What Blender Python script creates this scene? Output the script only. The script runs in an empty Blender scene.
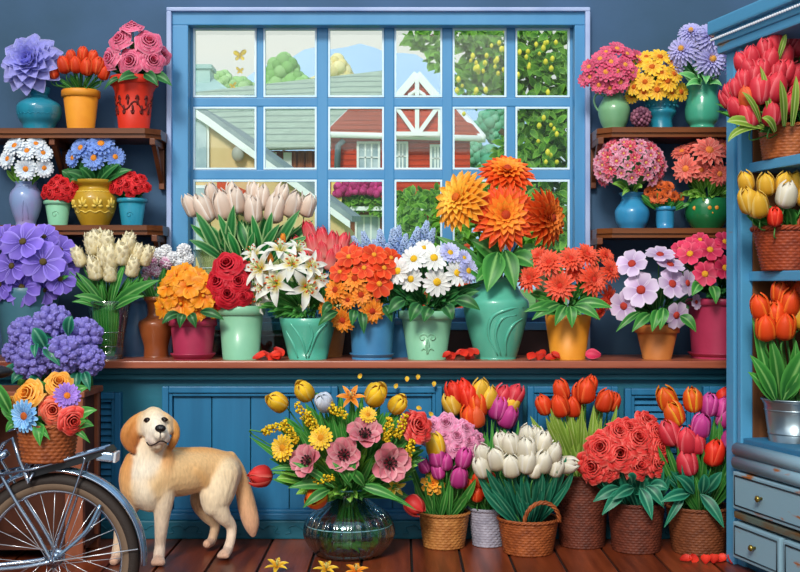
import bpy, bmesh, math, random
import numpy as np
from mathutils import Vector, Matrix, Quaternion
R = random.Random(11)
S = bpy.context.scene; C = S.collection
F, H, EYE = 1200.0, 286.0, 1.295      # focal length in pixels, horizon row, eye height in metres
PI = math.pi
def lin(h, a=1.0):
    h = h.lstrip('#'); o = []
    for i in (0, 2, 4):
        c = int(h[i:i+2], 16) / 255
        o.append(c / 12.92 if c <= .04045 else ((c + .055) / 1.055) ** 2.4)
    return (*o, a)
# ---------------------------------------------------------------- camera, sky, sun, lights, exposure
cam = bpy.data.objects.new('camera', bpy.data.cameras.new('camera')); C.objects.link(cam)
cam.data.sensor_width = 36; cam.data.lens = F / 800 * 36; cam.data.clip_end = 3000
cam.location = (0, 0, EYE); cam.rotation_euler = (PI / 2, 0, 0); S.camera = cam
w = bpy.data.worlds.new('sky'); S.world = w; w.use_nodes = True
nt = w.node_tree; bg = nt.nodes['Background']
tc = nt.nodes.new('ShaderNodeTexCoord'); sx = nt.nodes.new('ShaderNodeSeparateXYZ'); cr = nt.nodes.new('ShaderNodeValToRGB')
nt.links.new(tc.outputs['Generated'], sx.inputs[0]); nt.links.new(sx.outputs[2], cr.inputs[0]); nt.links.new(cr.outputs[0], bg.inputs[0])
e = cr.color_ramp.elements
e[0].position = 0.0; e[0].color = lin('#cfe6f2'); e[1].position = .55; e[1].color = lin('#bcd6f0')
k = e.new(.10); k.color = lin('#dcebf2'); k = e.new(.19); k.color = lin('#fbf7ec')
bg.inputs[1].default_value = 0.92
sun = bpy.data.objects.new('sun', bpy.data.lights.new('sun', 'SUN')); C.objects.link(sun)
sun.data.energy = 2.6; sun.data.angle = math.radians(14); sun.data.color = (1, .95, .87)
sun.rotation_euler = Vector((.20, .80, -.56)).to_track_quat('-Z', 'Y').to_euler()
ar = bpy.data.objects.new('shop_light', bpy.data.lights.new('shop_light', 'AREA')); C.objects.link(ar)  # unseen soft lamp added overhead on the camera side as frontal fill
ar.data.shape = 'RECTANGLE'; ar.data.size = 3.2; ar.data.size_y = 1.6; ar.data.energy = 45; ar.data.color = (1, .96, .9)
ar.location = (-.6, 2.2, 3.3); ar.rotation_euler = (Vector((0, 6, 1)) - Vector((-.6, 2.2, 3.3))).to_track_quat('-Z', 'Y').to_euler()
S.view_settings.view_transform = 'Standard'; S.view_settings.look = 'None'; S.view_settings.gamma = 1
S.view_settings.use_curve_mapping = False; S.view_settings.exposure = 0.0
S.cycles.use_denoising = True; S.cycles.max_bounces = 10; S.cycles.transparent_max_bounces = 24
# ---------------------------------------------------------------- helpers
def P(x, y, d): return Vector(((x - 400) * d / F, d, EYE - (y - H) * d / F))
def px(x, d): return (x - 400) * d / F
def pz(y, d): return EYE - (y - H) * d / F
MATS = {}
def mat(name, col, rough=.5, metal=0, col2=None, scale=8, stretch=(1, 1, 1), amt=.6, bump=0, bscale=60, coat=0, spec=.4):
    if name in MATS: return MATS[name]
    m = bpy.data.materials.new(name); m.use_nodes = True; MATS[name] = m
    t = m.node_tree; b = t.nodes['Principled BSDF']
    b.inputs['Base Color'].default_value = lin(col); b.inputs['Roughness'].default_value = rough; b.inputs['Metallic'].default_value = metal
    b.inputs['Specular IOR Level'].default_value = spec; b.inputs['Coat Weight'].default_value = coat
    if col2 or bump:
        g = t.nodes.new('ShaderNodeTexCoord'); mp = t.nodes.new('ShaderNodeMapping'); mp.inputs['Scale'].default_value = stretch
        t.links.new(g.outputs['Object'], mp.inputs[0])
    if col2:
        n = t.nodes.new('ShaderNodeTexNoise'); n.inputs['Scale'].default_value = scale; n.inputs['Detail'].default_value = 5
        r = t.nodes.new('ShaderNodeValToRGB'); r.color_ramp.elements[0].position = .5 - .3 * (1.05 - amt); r.color_ramp.elements[1].position = .5 + .3 * (1.05 - amt)
        r.color_ramp.elements[0].color = lin(col); r.color_ramp.elements[1].color = lin(col2)
        t.links.new(mp.outputs[0], n.inputs[0]); t.links.new(n.outputs[0], r.inputs[0]); t.links.new(r.outputs[0], b.inputs['Base Color'])
    if bump:
        n = t.nodes.new('ShaderNodeTexNoise'); n.inputs['Scale'].default_value = bscale; n.inputs['Detail'].default_value = 3
        u = t.nodes.new('ShaderNodeBump'); u.inputs['Strength'].default_value = bump; u.inputs['Distance'].default_value = .01
        t.links.new(mp.outputs[0], n.inputs[0]); t.links.new(n.outputs[0], u.inputs['Height']); t.links.new(u.outputs[0], b.inputs['Normal'])
    return m
def pmat(name, base, tip, edge=None, rib=None, rough=.5, pos=(.05, .8), vary=.16, inner=None):
    """Petals and leaves: own colours from base to tip, towards the rim and along the midrib; a little variation from one to the next."""
    if name in MATS: return MATS[name]
    m = bpy.data.materials.new(name); m.use_nodes = True; MATS[name] = m
    t = m.node_tree; b = t.nodes['Principled BSDF']; L = t.links.new
    b.inputs['Roughness'].default_value = rough; b.inputs['Specular IOR Level'].default_value = .3
    a = t.nodes.new('ShaderNodeAttribute'); a.attribute_name = 'pt'; s = t.nodes.new('ShaderNodeSeparateColor'); L(a.outputs['Color'], s.inputs[0])
    r = t.nodes.new('ShaderNodeValToRGB'); r.color_ramp.elements[0].position, r.color_ramp.elements[1].position = pos
    r.color_ramp.elements[0].color = lin(base); r.color_ramp.elements[1].color = lin(tip); L(s.outputs[0], r.inputs[0])
    out = r.outputs[0]
    for col, p0, p1, inv in ((edge, .6, 1.0, False), (rib, .0, .22, True)):
        if not col: continue
        q = t.nodes.new('ShaderNodeMapRange'); q.inputs[1].default_value = p0; q.inputs[2].default_value = p1
        q.inputs[3].default_value, q.inputs[4].default_value = (1, 0) if inv else (0, 1); L(s.outputs[1], q.inputs[0])
        x = t.nodes.new('ShaderNodeMix'); x.data_type = 'RGBA'; L(q.outputs[0], x.inputs[0]); L(out, x.inputs[6]); x.inputs[7].default_value = lin(col); out = x.outputs[2]
    if inner:
        q = t.nodes.new('ShaderNodeMapRange'); q.inputs[1].default_value = .25; q.inputs[2].default_value = .8; L(s.outputs[2], q.inputs[0]); u = t.nodes.new('ShaderNodeMath'); u.operation = 'MULTIPLY'; L(q.outputs[0], u.inputs[0]); L(s.outputs[0], u.inputs[1])
        x = t.nodes.new('ShaderNodeMix'); x.data_type = 'RGBA'; L(u.outputs[0], x.inputs[0]); L(out, x.inputs[6]); x.inputs[7].default_value = lin(inner); out = x.outputs[2]; vary = .04
    hs = t.nodes.new('ShaderNodeHueSaturation'); q = t.nodes.new('ShaderNodeMapRange')
    q.inputs[3].default_value = 1 - vary; q.inputs[4].default_value = 1 + vary; L(s.outputs[2], q.inputs[0]); L(q.outputs[0], hs.inputs['Value']); L(out, hs.inputs['Color'])
    L(hs.outputs[0], b.inputs['Base Color'])
    tr = t.nodes.new('ShaderNodeBsdfTranslucent'); L(hs.outputs[0], tr.inputs[0]); mx = t.nodes.new('ShaderNodeMixShader'); mx.inputs[0].default_value = .22
    L(b.outputs[0], mx.inputs[1]); L(tr.outputs[0], mx.inputs[2]); L(mx.outputs[0], t.nodes['Material Output'].inputs[0])
    return m
def bands(name, col, col2, scale, rough=.85, p=(.02, .3)):
    """horizontal boards or tile courses: thin darker joints, a little wear"""
    m = mat(name, col, rough, col2=col, scale=2); t = m.node_tree; L = t.links.new; r = [n for n in t.nodes if n.type == 'VALTORGB'][0]; n = [n for n in t.nodes if n.type == 'TEX_NOISE'][0]; mp = [n for n in t.nodes if n.type == 'MAPPING'][0]
    w_ = t.nodes.new('ShaderNodeTexWave'); w_.bands_direction = 'Z'; w_.wave_profile = 'SAW'; w_.inputs['Scale'].default_value = scale; w_.inputs['Distortion'].default_value = .6; L(mp.outputs[0], w_.inputs[0]); L(w_.outputs[0], r.inputs[0])
    r.color_ramp.elements[0].color = lin(col2); r.color_ramp.elements[0].position = p[0]; r.color_ramp.elements[1].position = p[1]
    h = t.nodes.new('ShaderNodeHueSaturation'); q = t.nodes.new('ShaderNodeMapRange'); q.inputs[3].default_value = .75; q.inputs[4].default_value = 1.25; L(n.outputs[0], q.inputs[0]); L(q.outputs[0], h.inputs['Value']); L(r.outputs[0], h.inputs['Color']); L(h.outputs[0], t.nodes['Principled BSDF'].inputs['Base Color']); return m
def glass(name, tint='#eef7f5', refl=.10, rough=.03):
    if name in MATS: return MATS[name]
    m = bpy.data.materials.new(name); m.use_nodes = True; MATS[name] = m
    t = m.node_tree; t.nodes.remove(t.nodes['Principled BSDF']); L = t.links.new
    a = t.nodes.new('ShaderNodeBsdfTransparent'); a.inputs[0].default_value = lin(tint)
    g = t.nodes.new('ShaderNodeBsdfGlossy'); g.inputs['Roughness'].default_value = rough
    lw = t.nodes.new('ShaderNodeLayerWeight'); lw.inputs[0].default_value = .35
    q = t.nodes.new('ShaderNodeMapRange'); q.inputs[3].default_value = refl * .4; q.inputs[4].default_value = min(1, refl * 5); L(lw.outputs['Facing'], q.inputs[0])
    x = t.nodes.new('ShaderNodeMixShader'); L(q.outputs[0], x.inputs[0]); L(a.outputs[0], x.inputs[1]); L(g.outputs[0], x.inputs[2]); L(x.outputs[0], t.nodes['Material Output'].inputs[0])
    return m
WM = {}
ID = Matrix.Identity(4)
def reg(o, parent=None, W=ID):
    C.objects.link(o); WM[o.name] = W.copy(); o.parent = parent
    o.matrix_basis = (WM[parent.name].inverted() @ W) if parent else W
    return o
def tag(o, label=None, cat=None, group=None, kind=None):
    if label: o['label'] = label
    if cat: o['category'] = cat
    if group: o['group'] = group
    if kind: o['kind'] = kind
    return o
def thing(name, label, cat, loc=(0, 0, 0), group=None, rotz=0):
    o = bpy.data.objects.new(name, None); o.empty_display_size = .05
    reg(o, None, Matrix.Translation(Vector(loc)) @ Matrix.Rotation(rotz, 4, 'Z'))
    return tag(o, label, cat, group)
def inst(name, me, parent, W):
    return reg(bpy.data.objects.new(name, me), parent, W)
SH = {'spoon': (.35, .62, .9, 1, .72, .08), 'round': (.3, .66, .92, 1, .88, .42), 'oval': (.35, .7, .95, 1, .75, .12), 'point': (.45, .8, 1, .85, .5, .04),
      'strap': (.5, .8, .95, 1, .92, .45), 'heart': (.22, .58, .88, 1, 1, .66), 'lily': (.45, .85, 1, .88, .52, .04), 'blade': (.4, .8, 1, .92, .62, .03), 'leaf': (.08, .78, 1, .86, .5, .03)}
def samp(a, t):
    f = t * (len(a) - 1); i = min(int(f), len(a) - 2); return a[i] + (a[i+1] - a[i]) * (f - i)
class MB:
    def __init__(s): s.v = []; s.f = []; s.m = []; s.a = []; s.flat = set()
    def add(s, V, Fc, mi=0, A=None, flat=False):
        b = len(s.v); s.v.extend(Vector(p) for p in V)
        s.a.extend(A if A else [(0, 0, .5)] * len(V))
        for q in Fc:
            if flat: s.flat.add(len(s.f))
            s.f.append([b + i for i in q]); s.m.append(mi)
        return s
    def grid(s, rows, mi=0, A=None, close=False, flat=False):
        n = len(rows[0]); V = [p for r in rows for p in r]; Fc = []
        for i in range(len(rows) - 1):
            for j in range(n if close else n - 1):
                k = (j + 1) % n; Fc.append((i*n+j, i*n+k, (i+1)*n+k, (i+1)*n+j))
        return s.add(V, Fc, mi, A, flat)
    def lathe(s, prof, c=(0, 0, 0), seg=32, mi=0, fn=None, a0=0, a1=2*PI):
        c = Vector(c); full = abs(a1 - a0 - 2*PI) < 1e-6; rows = []
        for i, (r, z) in enumerate(prof):
            row = []
            for j in range(seg if full else seg + 1):
                th = a0 + (a1 - a0) * j / seg; rr = r + (fn(th, z, i) if fn and r > 1e-4 else 0)
                row.append(c + Vector((rr*math.cos(th), rr*math.sin(th), z)))
            rows.append(row)
        return s.grid(rows, mi, None, full)
    def tube(s, pts, r, seg=8, mi=0, A=None, cap=True, tw=0):
        pts = [Vector(p) for p in pts]; n = len(pts); rr = r if isinstance(r, (list, tuple)) else [r] * n
        rows = []; u = None
        for i, p in enumerate(pts):
            t = (pts[min(i+1, n-1)] - pts[max(i-1, 0)]).normalized()
            if u is None: u = t.orthogonal().normalized()
            u = (u - t * u.dot(t)); u = u.normalized() if u.length > 1e-6 else t.orthogonal().normalized()
            b = t.cross(u)
            rows.append([p + (u*math.cos(2*PI*j/seg+tw*i) + b*math.sin(2*PI*j/seg+tw*i)) * rr[i] for j in range(seg)])
        k = len(s.v); s.grid(rows, mi, None, True)
        if cap: s.add([], [], mi); s.f.append([k + j for j in range(seg)][::-1]); s.m.append(mi); s.f.append([k + (n-1)*seg + j for j in range(seg)]); s.m.append(mi)
        return s
    def box(s, x0, x1, y0, y1, z0, z1, bev=0, mi=0, M=None):
        bm = bmesh.new(); bmesh.ops.create_cube(bm, size=1)
        for v in bm.verts: v.co = Vector(((x0+x1)/2 + v.co.x*(x1-x0), (y0+y1)/2 + v.co.y*(y1-y0), (z0+z1)/2 + v.co.z*(z1-z0)))
        if bev: bmesh.ops.bevel(bm, geom=list(bm.edges), offset=bev, segments=2, profile=.6, affect='EDGES')
        bm.verts.index_update()
        s.add([(M @ v.co if M else v.co) for v in bm.verts], [[v.index for v in f.verts] for f in bm.faces], mi, None, True); bm.free(); return s
    def prism(s, poly, dvec, mi=0):
        """a flat outline with real thickness: poly extruded along dvec"""
        poly = [Vector(p) for p in poly]; d = Vector(dvec); n = len(poly)
        return s.add(poly + [p + d for p in poly], [list(range(n))[::-1], list(range(n, 2*n))] + [(i, (i+1) % n, n+(i+1) % n, n+i) for i in range(n)], mi, None, True)
    def ell(s, c, r, seg=12, ring=8, mi=0, M=None, fn=None, A=None):
        c = Vector(c); r = Vector(r) if not isinstance(r, (int, float)) else Vector((r, r, r)); rows = []
        for i in range(ring + 1):
            ph = -PI/2 + PI * i / ring; q = max(math.cos(ph), .001)
            row = []
            for j in range(seg):
                th = 2*PI*j/seg; d = Vector((q*math.cos(th), q*math.sin(th), math.sin(ph))); k = fn(d) if fn else 1
                p = Vector((d.x*r.x*k, d.y*r.y*k, d.z*r.z*k)); row.append(c + (M @ p if M else p))
            rows.append(row)
        return s.grid(rows, mi, [A] * ((ring+1)*seg) if A else None, True)
    def petal(s, L, Wd, shape='round', az=0, tilt=0, bend=0, cup=0, r0=0, z0=0, nv=6, nu=4, mi=0, ruf=0, rnd=None):
        rnd = R.random() if rnd is None else rnd; rows = []; A = []; r = r0; z = z0; w = SH[shape]; ph = R.random()*6
        for i in range(nv + 1):
            t = i / nv; el = tilt + bend * t; ww = Wd * samp(w, t) / 2; row = []
            for j in range(nu + 1):
                u = 2*j/nu - 1; up = cup * u*u*ww + ruf * math.sin(u*5+ph) * t * Wd * .2
                row.append((r - math.sin(el)*up, u*ww, z + math.cos(el)*up)); A.append((t, abs(u), rnd))
            rows.append(row); r += math.cos(el)*L/nv; z += math.sin(el)*L/nv
        ca, sa = math.cos(az), math.sin(az)
        rows = [[(x*ca-y*sa, x*sa+y*ca, zz) for x, y, zz in q] for q in rows]
        return s.grid(rows, mi, A)
    def leaf(s, a, b, bow=(0, 0, 0), wd=.03, shape='leaf', face=(0, -1, .35), fold=.25, nv=8, mi=0, nu=4):
        a = Vector(a); b = Vector(b); c = (a + b) / 2 + Vector(bow); f = Vector(face); rows = []; A = []; rnd = R.random()
        for i in range(nv + 1):
            t = i / nv; p = a*(1-t)**2 + c*2*t*(1-t) + b*t*t; tg = ((c-a)*(1-t) + (b-c)*t).normalized()
            sd = tg.cross(f); sd = sd.normalized() if sd.length > 1e-5 else Vector((1, 0, 0)); nn = sd.cross(tg); ww = wd*samp(SH[shape], t)/2; row = []
            for j in range(nu + 1):
                u = 2*j/nu - 1; row.append(p + sd*(u*ww) + nn*(abs(u)*ww*fold)); A.append((t, abs(u), rnd))
            rows.append(row)
        return s.grid(rows, mi, A)
    def mesh(s, name, mats, off=Vector(), smooth=True):
        me = bpy.data.meshes.new(name); me.from_pydata([tuple(p - off) for p in s.v], [], s.f)
        for m in (mats if isinstance(mats, (list, tuple)) else [mats]): me.materials.append(m)
        me.polygons.foreach_set('material_index', s.m)
        me.polygons.foreach_set('use_smooth', [smooth and i not in s.flat for i in range(len(s.f))])
        at = me.color_attributes.new('pt', 'FLOAT_COLOR', 'POINT')
        at.data.foreach_set('color', np.array([(*q, 1) for q in s.a], dtype=np.float32).ravel())
        me.update(); return me
    def build(s, name, mats, parent=None, at=None, smooth=True):
        """link as ONE object whose origin is at `at` (or its parent's origin); vertices are given in world coordinates"""
        off = Vector(at) if at is not None else (WM[parent.name].translation if parent else Vector())
        return reg(bpy.data.objects.new(name, s.mesh(name, mats, off, smooth)), parent, Matrix.Translation(off))
    def local(s, name, mats, parent, smooth=True):
        """vertices are given in the parent's own frame"""
        return reg(bpy.data.objects.new(name, s.mesh(name, mats, Vector(), smooth)), parent, WM[parent.name])
def struct(o): o['kind'] = 'structure'; return o
def frame(pos, axis, sc=1, spin=0):
    return Matrix.Translation(pos) @ Vector(axis).to_track_quat('Z', 'Y').to_matrix().to_4x4() @ Matrix.Rotation(spin, 4, 'Z') @ Matrix.Scale(sc, 4)
def catmull(pts, n=6):
    pts = [Vector(p) for p in pts]; q = [pts[0]*2-pts[1]] + pts + [pts[-1]*2-pts[-2]]; o = []
    for i in range(1, len(q)-2):
        for k in range(n):
            t = k/n; a, b, c, d = q[i-1:i+3]
            o.append(.5*((2*b)+(c-a)*t+(2*a-5*b+4*c-d)*t*t+(3*b-a-3*c+d)*t**3))
    return o + [pts[-1]]
ORD = ['first', 'second', 'third', 'fourth', 'fifth', 'sixth', 'seventh', 'eighth']
def where(pts):
    n = len(pts); out = [''] * n
    if n == 1: return out
    rows = 1 if n <= 4 else max(2, round(math.sqrt(n / 1.7))); idx = sorted(range(n), key=lambda i: pts[i][1])
    nm = {1: [''], 2: ['upper', 'lower'], 3: ['top', 'middle', 'bottom'], 4: ['top', 'second', 'third', 'bottom'], 5: ['top', 'second', 'third', 'fourth', 'bottom']}[min(rows, 5)]
    rows = min(rows, 5); k = 0
    for r in range(rows):
        m = n // rows + (1 if r < n % rows else 0); row = sorted(idx[k:k+m], key=lambda i: pts[i][0]); k += m
        for j, i in enumerate(row):
            a = 'leftmost' if j == 0 else 'rightmost' if j == m-1 else ORD[j] + ' from left'
            out[i] = (', ' + a) if rows == 1 else f', {a} in {nm[r]} row'
    return out
# ---------------------------------------------------------------- flower kinds (unit size, facing +Z)
def k_daisy(n=14, w=.36, shape='strap', layers=1, tilt=.12, bend=-.15, cr=.27, cup=.25):
    def f(b, c):
        for l in range(layers):
            for i in range(n): b.petal((1 - .2*l) - .12, w, shape, 2*PI*(i+.5*l)/n+R.uniform(-.06, .06), tilt+.3*l+R.uniform(-.07, .07), bend, cup, .12, .02+.03*l)
        c.ell((0, 0, .06), (cr, cr, cr*.55), 14, 8, 0, None, lambda d: 1 + .08*math.sin(9*d.x*3)*math.sin(9*d.y*3))
    return f
def k_gerbera(n=17, w=.26, deep=3, cr=.16):
    def f(b, c):
        for l in range(deep):
            for i in range(n - 2*l): b.petal(1 - .24*l - .08, w, 'oval', 2*PI*(i+.5*l)/(n-2*l)+R.uniform(-.08, .08), .05+.32*l+R.uniform(-.1, .1), -.3, .25, .08, .02+.05*l)
        c.ell((0, 0, .1), (cr, cr, cr*.7), 12, 8)
    return f
def k_dahlia(shape='oval', L=8, w=.3, n0=16, cr=.12, dome=1.35):
    def f(b, c):
        for l in range(L):
            q = l/(L-1); n = int(n0 - q*(n0-7)); ln = 1 - .72*q
            for i in range(n): b.petal(ln, w*(1-.3*q), shape, 2*PI*(i+.5*(l % 2))/n+R.uniform(-.07, .07), -.12+dome*q+R.uniform(-.08, .08), -.25+.5*q, .5, .06, -.05+.2*q, 5, 4, 0, 0, q)
        c.ell((0, 0, .24 if cr > .15 else .2), (cr, cr, cr), 12, 8, 0, None, lambda d: 1+.06*math.sin(30*d.x)*math.sin(30*d.y))
    return f
def k_cabbage(L=6, ruf=.04, wide=1.0):
    def f(b, c):
        for l in range(L):
            q = l/(L-1); Rl = (.10+.66*q)*wide; zt = .46-.52*q; n = 3 if l < 2 else 4 if l < 4 else 5; az0 = l*1.1+R.random()
            rr = (.04, Rl*.72, Rl*.98, Rl*1.02, Rl*1.08, Rl*1.12+.16*q); zz = (-.42, -.34, -.1, zt*.55, zt, zt-.02-.10*q)
            for i in range(n):
                az = az0+2*PI*i/n; rnd = R.random(); rows = []; A = []; ph = R.random()*6; ang = 2*PI/n*1.5
                for a in range(8):
                    t = a/7; row = []
                    for j in range(9):
                        u = j/4-1; r = samp(rr, t)*(1+.07*u)*(1+ruf*math.sin(u*6+ph)*t); th = az+u*ang/2*(1 if t < .8 else .95)
                        z = samp(zz, t)-.16*u*u*t*(.5+q)+ruf*1.5*math.sin(u*5+ph)*t*q; row.append((r*math.cos(th), r*math.sin(th), z)); A.append((t*.9, max(abs(u)*.86, min(1, (t-.70)*3.3)), rnd))
                    rows.append(row)
                b.grid(rows, 0, A)
    return f
def k_bigdahlia():
    def f(b, c):
        for n, ln, ti, q in ((19, 1, -.12, 0), (18, .9, .06, .12), (16, .76, .2, .3), (14, .6, .36, .62), (11, .43, .55, .9), (8, .26, .85, 1)):
            off = R.random()
            for i in range(n): b.petal(ln, .30-.05*q, 'spoon', 2*PI*(i+off)/n+R.uniform(-.05, .05), ti+R.uniform(-.06, .06), -.12, .4, .05, -.03+.13*q, 6, 4, 0, 0, q)
        c.ell((0, 0, .16), (.15, .15, .12), 14, 8)
    return f
def k_rose(n=20, ruf=.25, open_=1.0):
    def f(b, c):
        for i in range(n):
            q = i/(n-1); az = i*2.4; r0 = .04+.36*q
            b.petal(.62+.32*q, .55+.55*q, 'heart', az, 1.55-.75*q*open_+R.uniform(-.05, .05), -.25-.75*q, .75-.35*q, r0*.55, .12-.3*q, 6, 6, 0, ruf)
    return f
def k_petunia(n=5, w=1.05, tilt=.42, ruf=.5, cr=.13):
    def f(b, c):
        for i in range(n): b.petal(1, w, 'heart', 2*PI*i/n+R.uniform(-.05, .05), tilt, -.75, .15, .02, -.12, 6, 6, 0, ruf)
        c.ell((0, 0, .08), (cr, cr, cr*.8), 10, 6)
    return f
def k_tulip(tip=.05, full=.36, n=6, pointy=True):
    def f(b, c):
        zz = (-.5, -.4, -.14, .14, .38, .56)
        for i in range(n):
            az = 2*PI*i/n + R.uniform(-.1, .1); o = 1.0 if i % 2 else 1.11; tp = .03 if i % 2 else tip+.07; rr = (.04, .3, full, full*.98, full*.82, tp); ag = (2.4, 2.0, 1.9, 1.8, 1.6, 1.0) if i % 2 else (2.4, 2.0, 1.75, 1.6, 1.2, .10 if pointy else .5); rnd = R.random(); rows = []; A = []; dz = R.uniform(-.03, .05)
            for a in range(9):
                t = a/8; ang = samp(ag, t); row = []
                for j in range(7):
                    u = j/3-1; r = samp(rr, t)*o*(1-.10*u*u*t); th = az+u*ang/2; row.append((r*math.cos(th), r*math.sin(th), samp(zz, t)+(dz-(.06 if i % 2 else 0))*t-.05*u*u*t)); A.append((t, abs(u), rnd))
                rows.append(row)
            b.grid(rows, 0, A)
    return f
def k_opentulip():
    def f(b, c):
        for i in range(7): b.petal(1.05, .92, 'round', 2*PI*i/7*1.0+(.2 if i % 2 else 0), .95-.12*(i % 2), -.75, .55, .05, -.35+.04*(i % 2), 6, 6, 0, .12)
        for i in range(9):
            a = 2*PI*i/9; p = Vector((.26*math.cos(a), .26*math.sin(a), .12)); c.tube([(0, 0, -.2), p*.6, p], .02, 5); c.ell(p, (.06, .06, .09), 6, 5)
        c.ell((0, 0, -.05), (.09, .09, .2), 8, 6)
    return f
def k_lily():
    def f(b, c):
        for i in range(6): b.petal(1.12, .42 if i % 2 else .34, 'lily', 2*PI*i/6+R.uniform(-.08, .08), .75+R.uniform(-.1, .1), -1.25+R.uniform(-.2, .2), .35, .05, -.2, 8, 4)
        for i in range(6):
            a = 2*PI*(i+.5)/6; p = Vector((.26*math.cos(a), .26*math.sin(a), .5)); c.tube([(0, 0, -.1), p*.55+Vector((0, 0, .05)), p], .018, 5, 1); c.ell(p, (.05, .09, .04), 6, 5)
        c.tube([(0, 0, -.1), (0, 0, .6)], .025, 5, 1); c.ell((0, 0, .6), .05, 6, 5, 1)
    return f
def k_ball(n=70, rs=.2, sq=1.0):
    def f(b, c):
        for i in range(n):
            z = 1-2*(i+.5)/n; a = i*2.39996; q = math.sqrt(1-z*z); p = Vector((q*math.cos(a), q*math.sin(a), z*sq))*.82
            s_ = rs*R.uniform(.85, 1.15); rnd = R.random(); b.ell(p, s_, 7, 5, 0, None, None, (R.random(), .3, rnd))
        b.ell((0, 0, 0), (.82, .82, .82*sq), 12, 8, 0, None, None, (0, 0, .2))
    return f
def k_spike(n=46, h=2.4, w=.55):
    """a tapering raceme of small florets, standing along +Z, centred on its middle"""
    def f(b, c):
        for i in range(n):
            t = (i+.5)/n; a = i*2.39996; r = w*(1-.75*t**1.4); p = Vector((r*math.cos(a), r*math.sin(a), -h/2+h*t)); s_ = .2*(1-.4*t); rnd = R.random()
            for j in range(4):
                aa = a+j*PI/2; b.ell(p+Vector((math.cos(aa)*s_*.7*-math.sin(a), math.cos(aa)*s_*.7*math.cos(a), math.sin(aa)*s_*.7)), s_*.62, 6, 4, 0, None, None, (t, .3, R.random()))
    return f
def k_mimosa(n=80):
    def f(b, c):
        for i in range(n):
            t = R.random(); a = R.random()*6.3; r = .38*math.sqrt(R.random())*(1.05-.6*abs(t-.4)); p = (r*math.cos(a), r*math.sin(a), -1+2*t)
            b.ell(p, R.uniform(.07, .12), 6, 4, 0, None, None, (R.random(), .3, R.random()))
    return f
def k_curd(n=34):
    def f(b, c):
        for i in range(n):
            z = 1-1.7*(i+.5)/n; a = i*2.39996; q = math.sqrt(max(0, 1-z*z)); p = Vector((q*math.cos(a), q*math.sin(a), z))*.74; s0 = R.uniform(.22, .31)
            b.ell(p, s0, 12, 8, 0, None, None, (.5, 0, R.random()))
            for j in range(9):
                d = (p.normalized()*1.1 + Vector((R.uniform(-1, 1), R.uniform(-1, 1), R.uniform(-1, 1)))).normalized(); b.ell(p+d*s0*.86, s0*.3, 6, 5, 0, None, None, (.9, 0, R.random()))
        b.ell((0, 0, -.1), .75, 12, 8, 0, None, None, (0, 0, .3))
    return f
def k_cream(n=40):
    """a long cream tulip bud wrapped in small overlapping scales"""
    def f(b, c):
        k_tulip(.10, .27)(b, c)
        for i in range(26):
            t = .1+.8*i/26; a = i*2.4; r = .31*math.sin(PI*min(.98, .25+.7*t))**.6; b.petal(.26, .2, 'oval', a, 1.45, -.3, .5, r, -.5+t*.9, 3, 2)
    return f
KIND = {'daisy': k_daisy(), 'daisy2': k_daisy(17, .3, 'strap', 2), 'small_daisy': k_daisy(11, .42, 'strap', 2), 'cosmos': k_daisy(8, .68, 'heart', 1, .2, -.3, .17, .12), 'six': k_daisy(6, .8, 'heart', 1, .2, -.25, .26, .1),
        'fiveleaf': k_daisy(7, .72, 'round', 1, .15, -.2, .2, .15), 'gerbera': k_gerbera(15, .32, 2, .24), 'coral_gerbera': k_gerbera(18, .24, 3, .2), 'aster': k_dahlia('strap', 6, .2, 22, .2, 1.0), 'dahlia': k_bigdahlia(), 'dahlia_point': k_dahlia('spoon', 7, .56, 12, .05, 1.5),
        'rose': k_cabbage(), 'peony': k_cabbage(7, .08, 1.05), 'small_rose': k_cabbage(4, .06, 1.1), 'tulip_bud': k_tulip(.03, .27), 'petunia': k_petunia(), 'tulip': k_tulip(), 'tulip_slim': k_tulip(.05, .30), 'tulip_wide': k_tulip(.14, .44, 6, False), 'opentulip': k_opentulip(), 'lily': k_lily(),
        'ball': k_ball(), 'spike': k_spike(), 'mimosa': k_mimosa(), 'curd': k_curd(), 'cream': k_cream(), 'star': k_daisy(6, .5, 'point', 2, .15, -.2, .16, .15), 'marigold': k_dahlia('heart', 4, .5, 8, .12, 1.0)}
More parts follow.
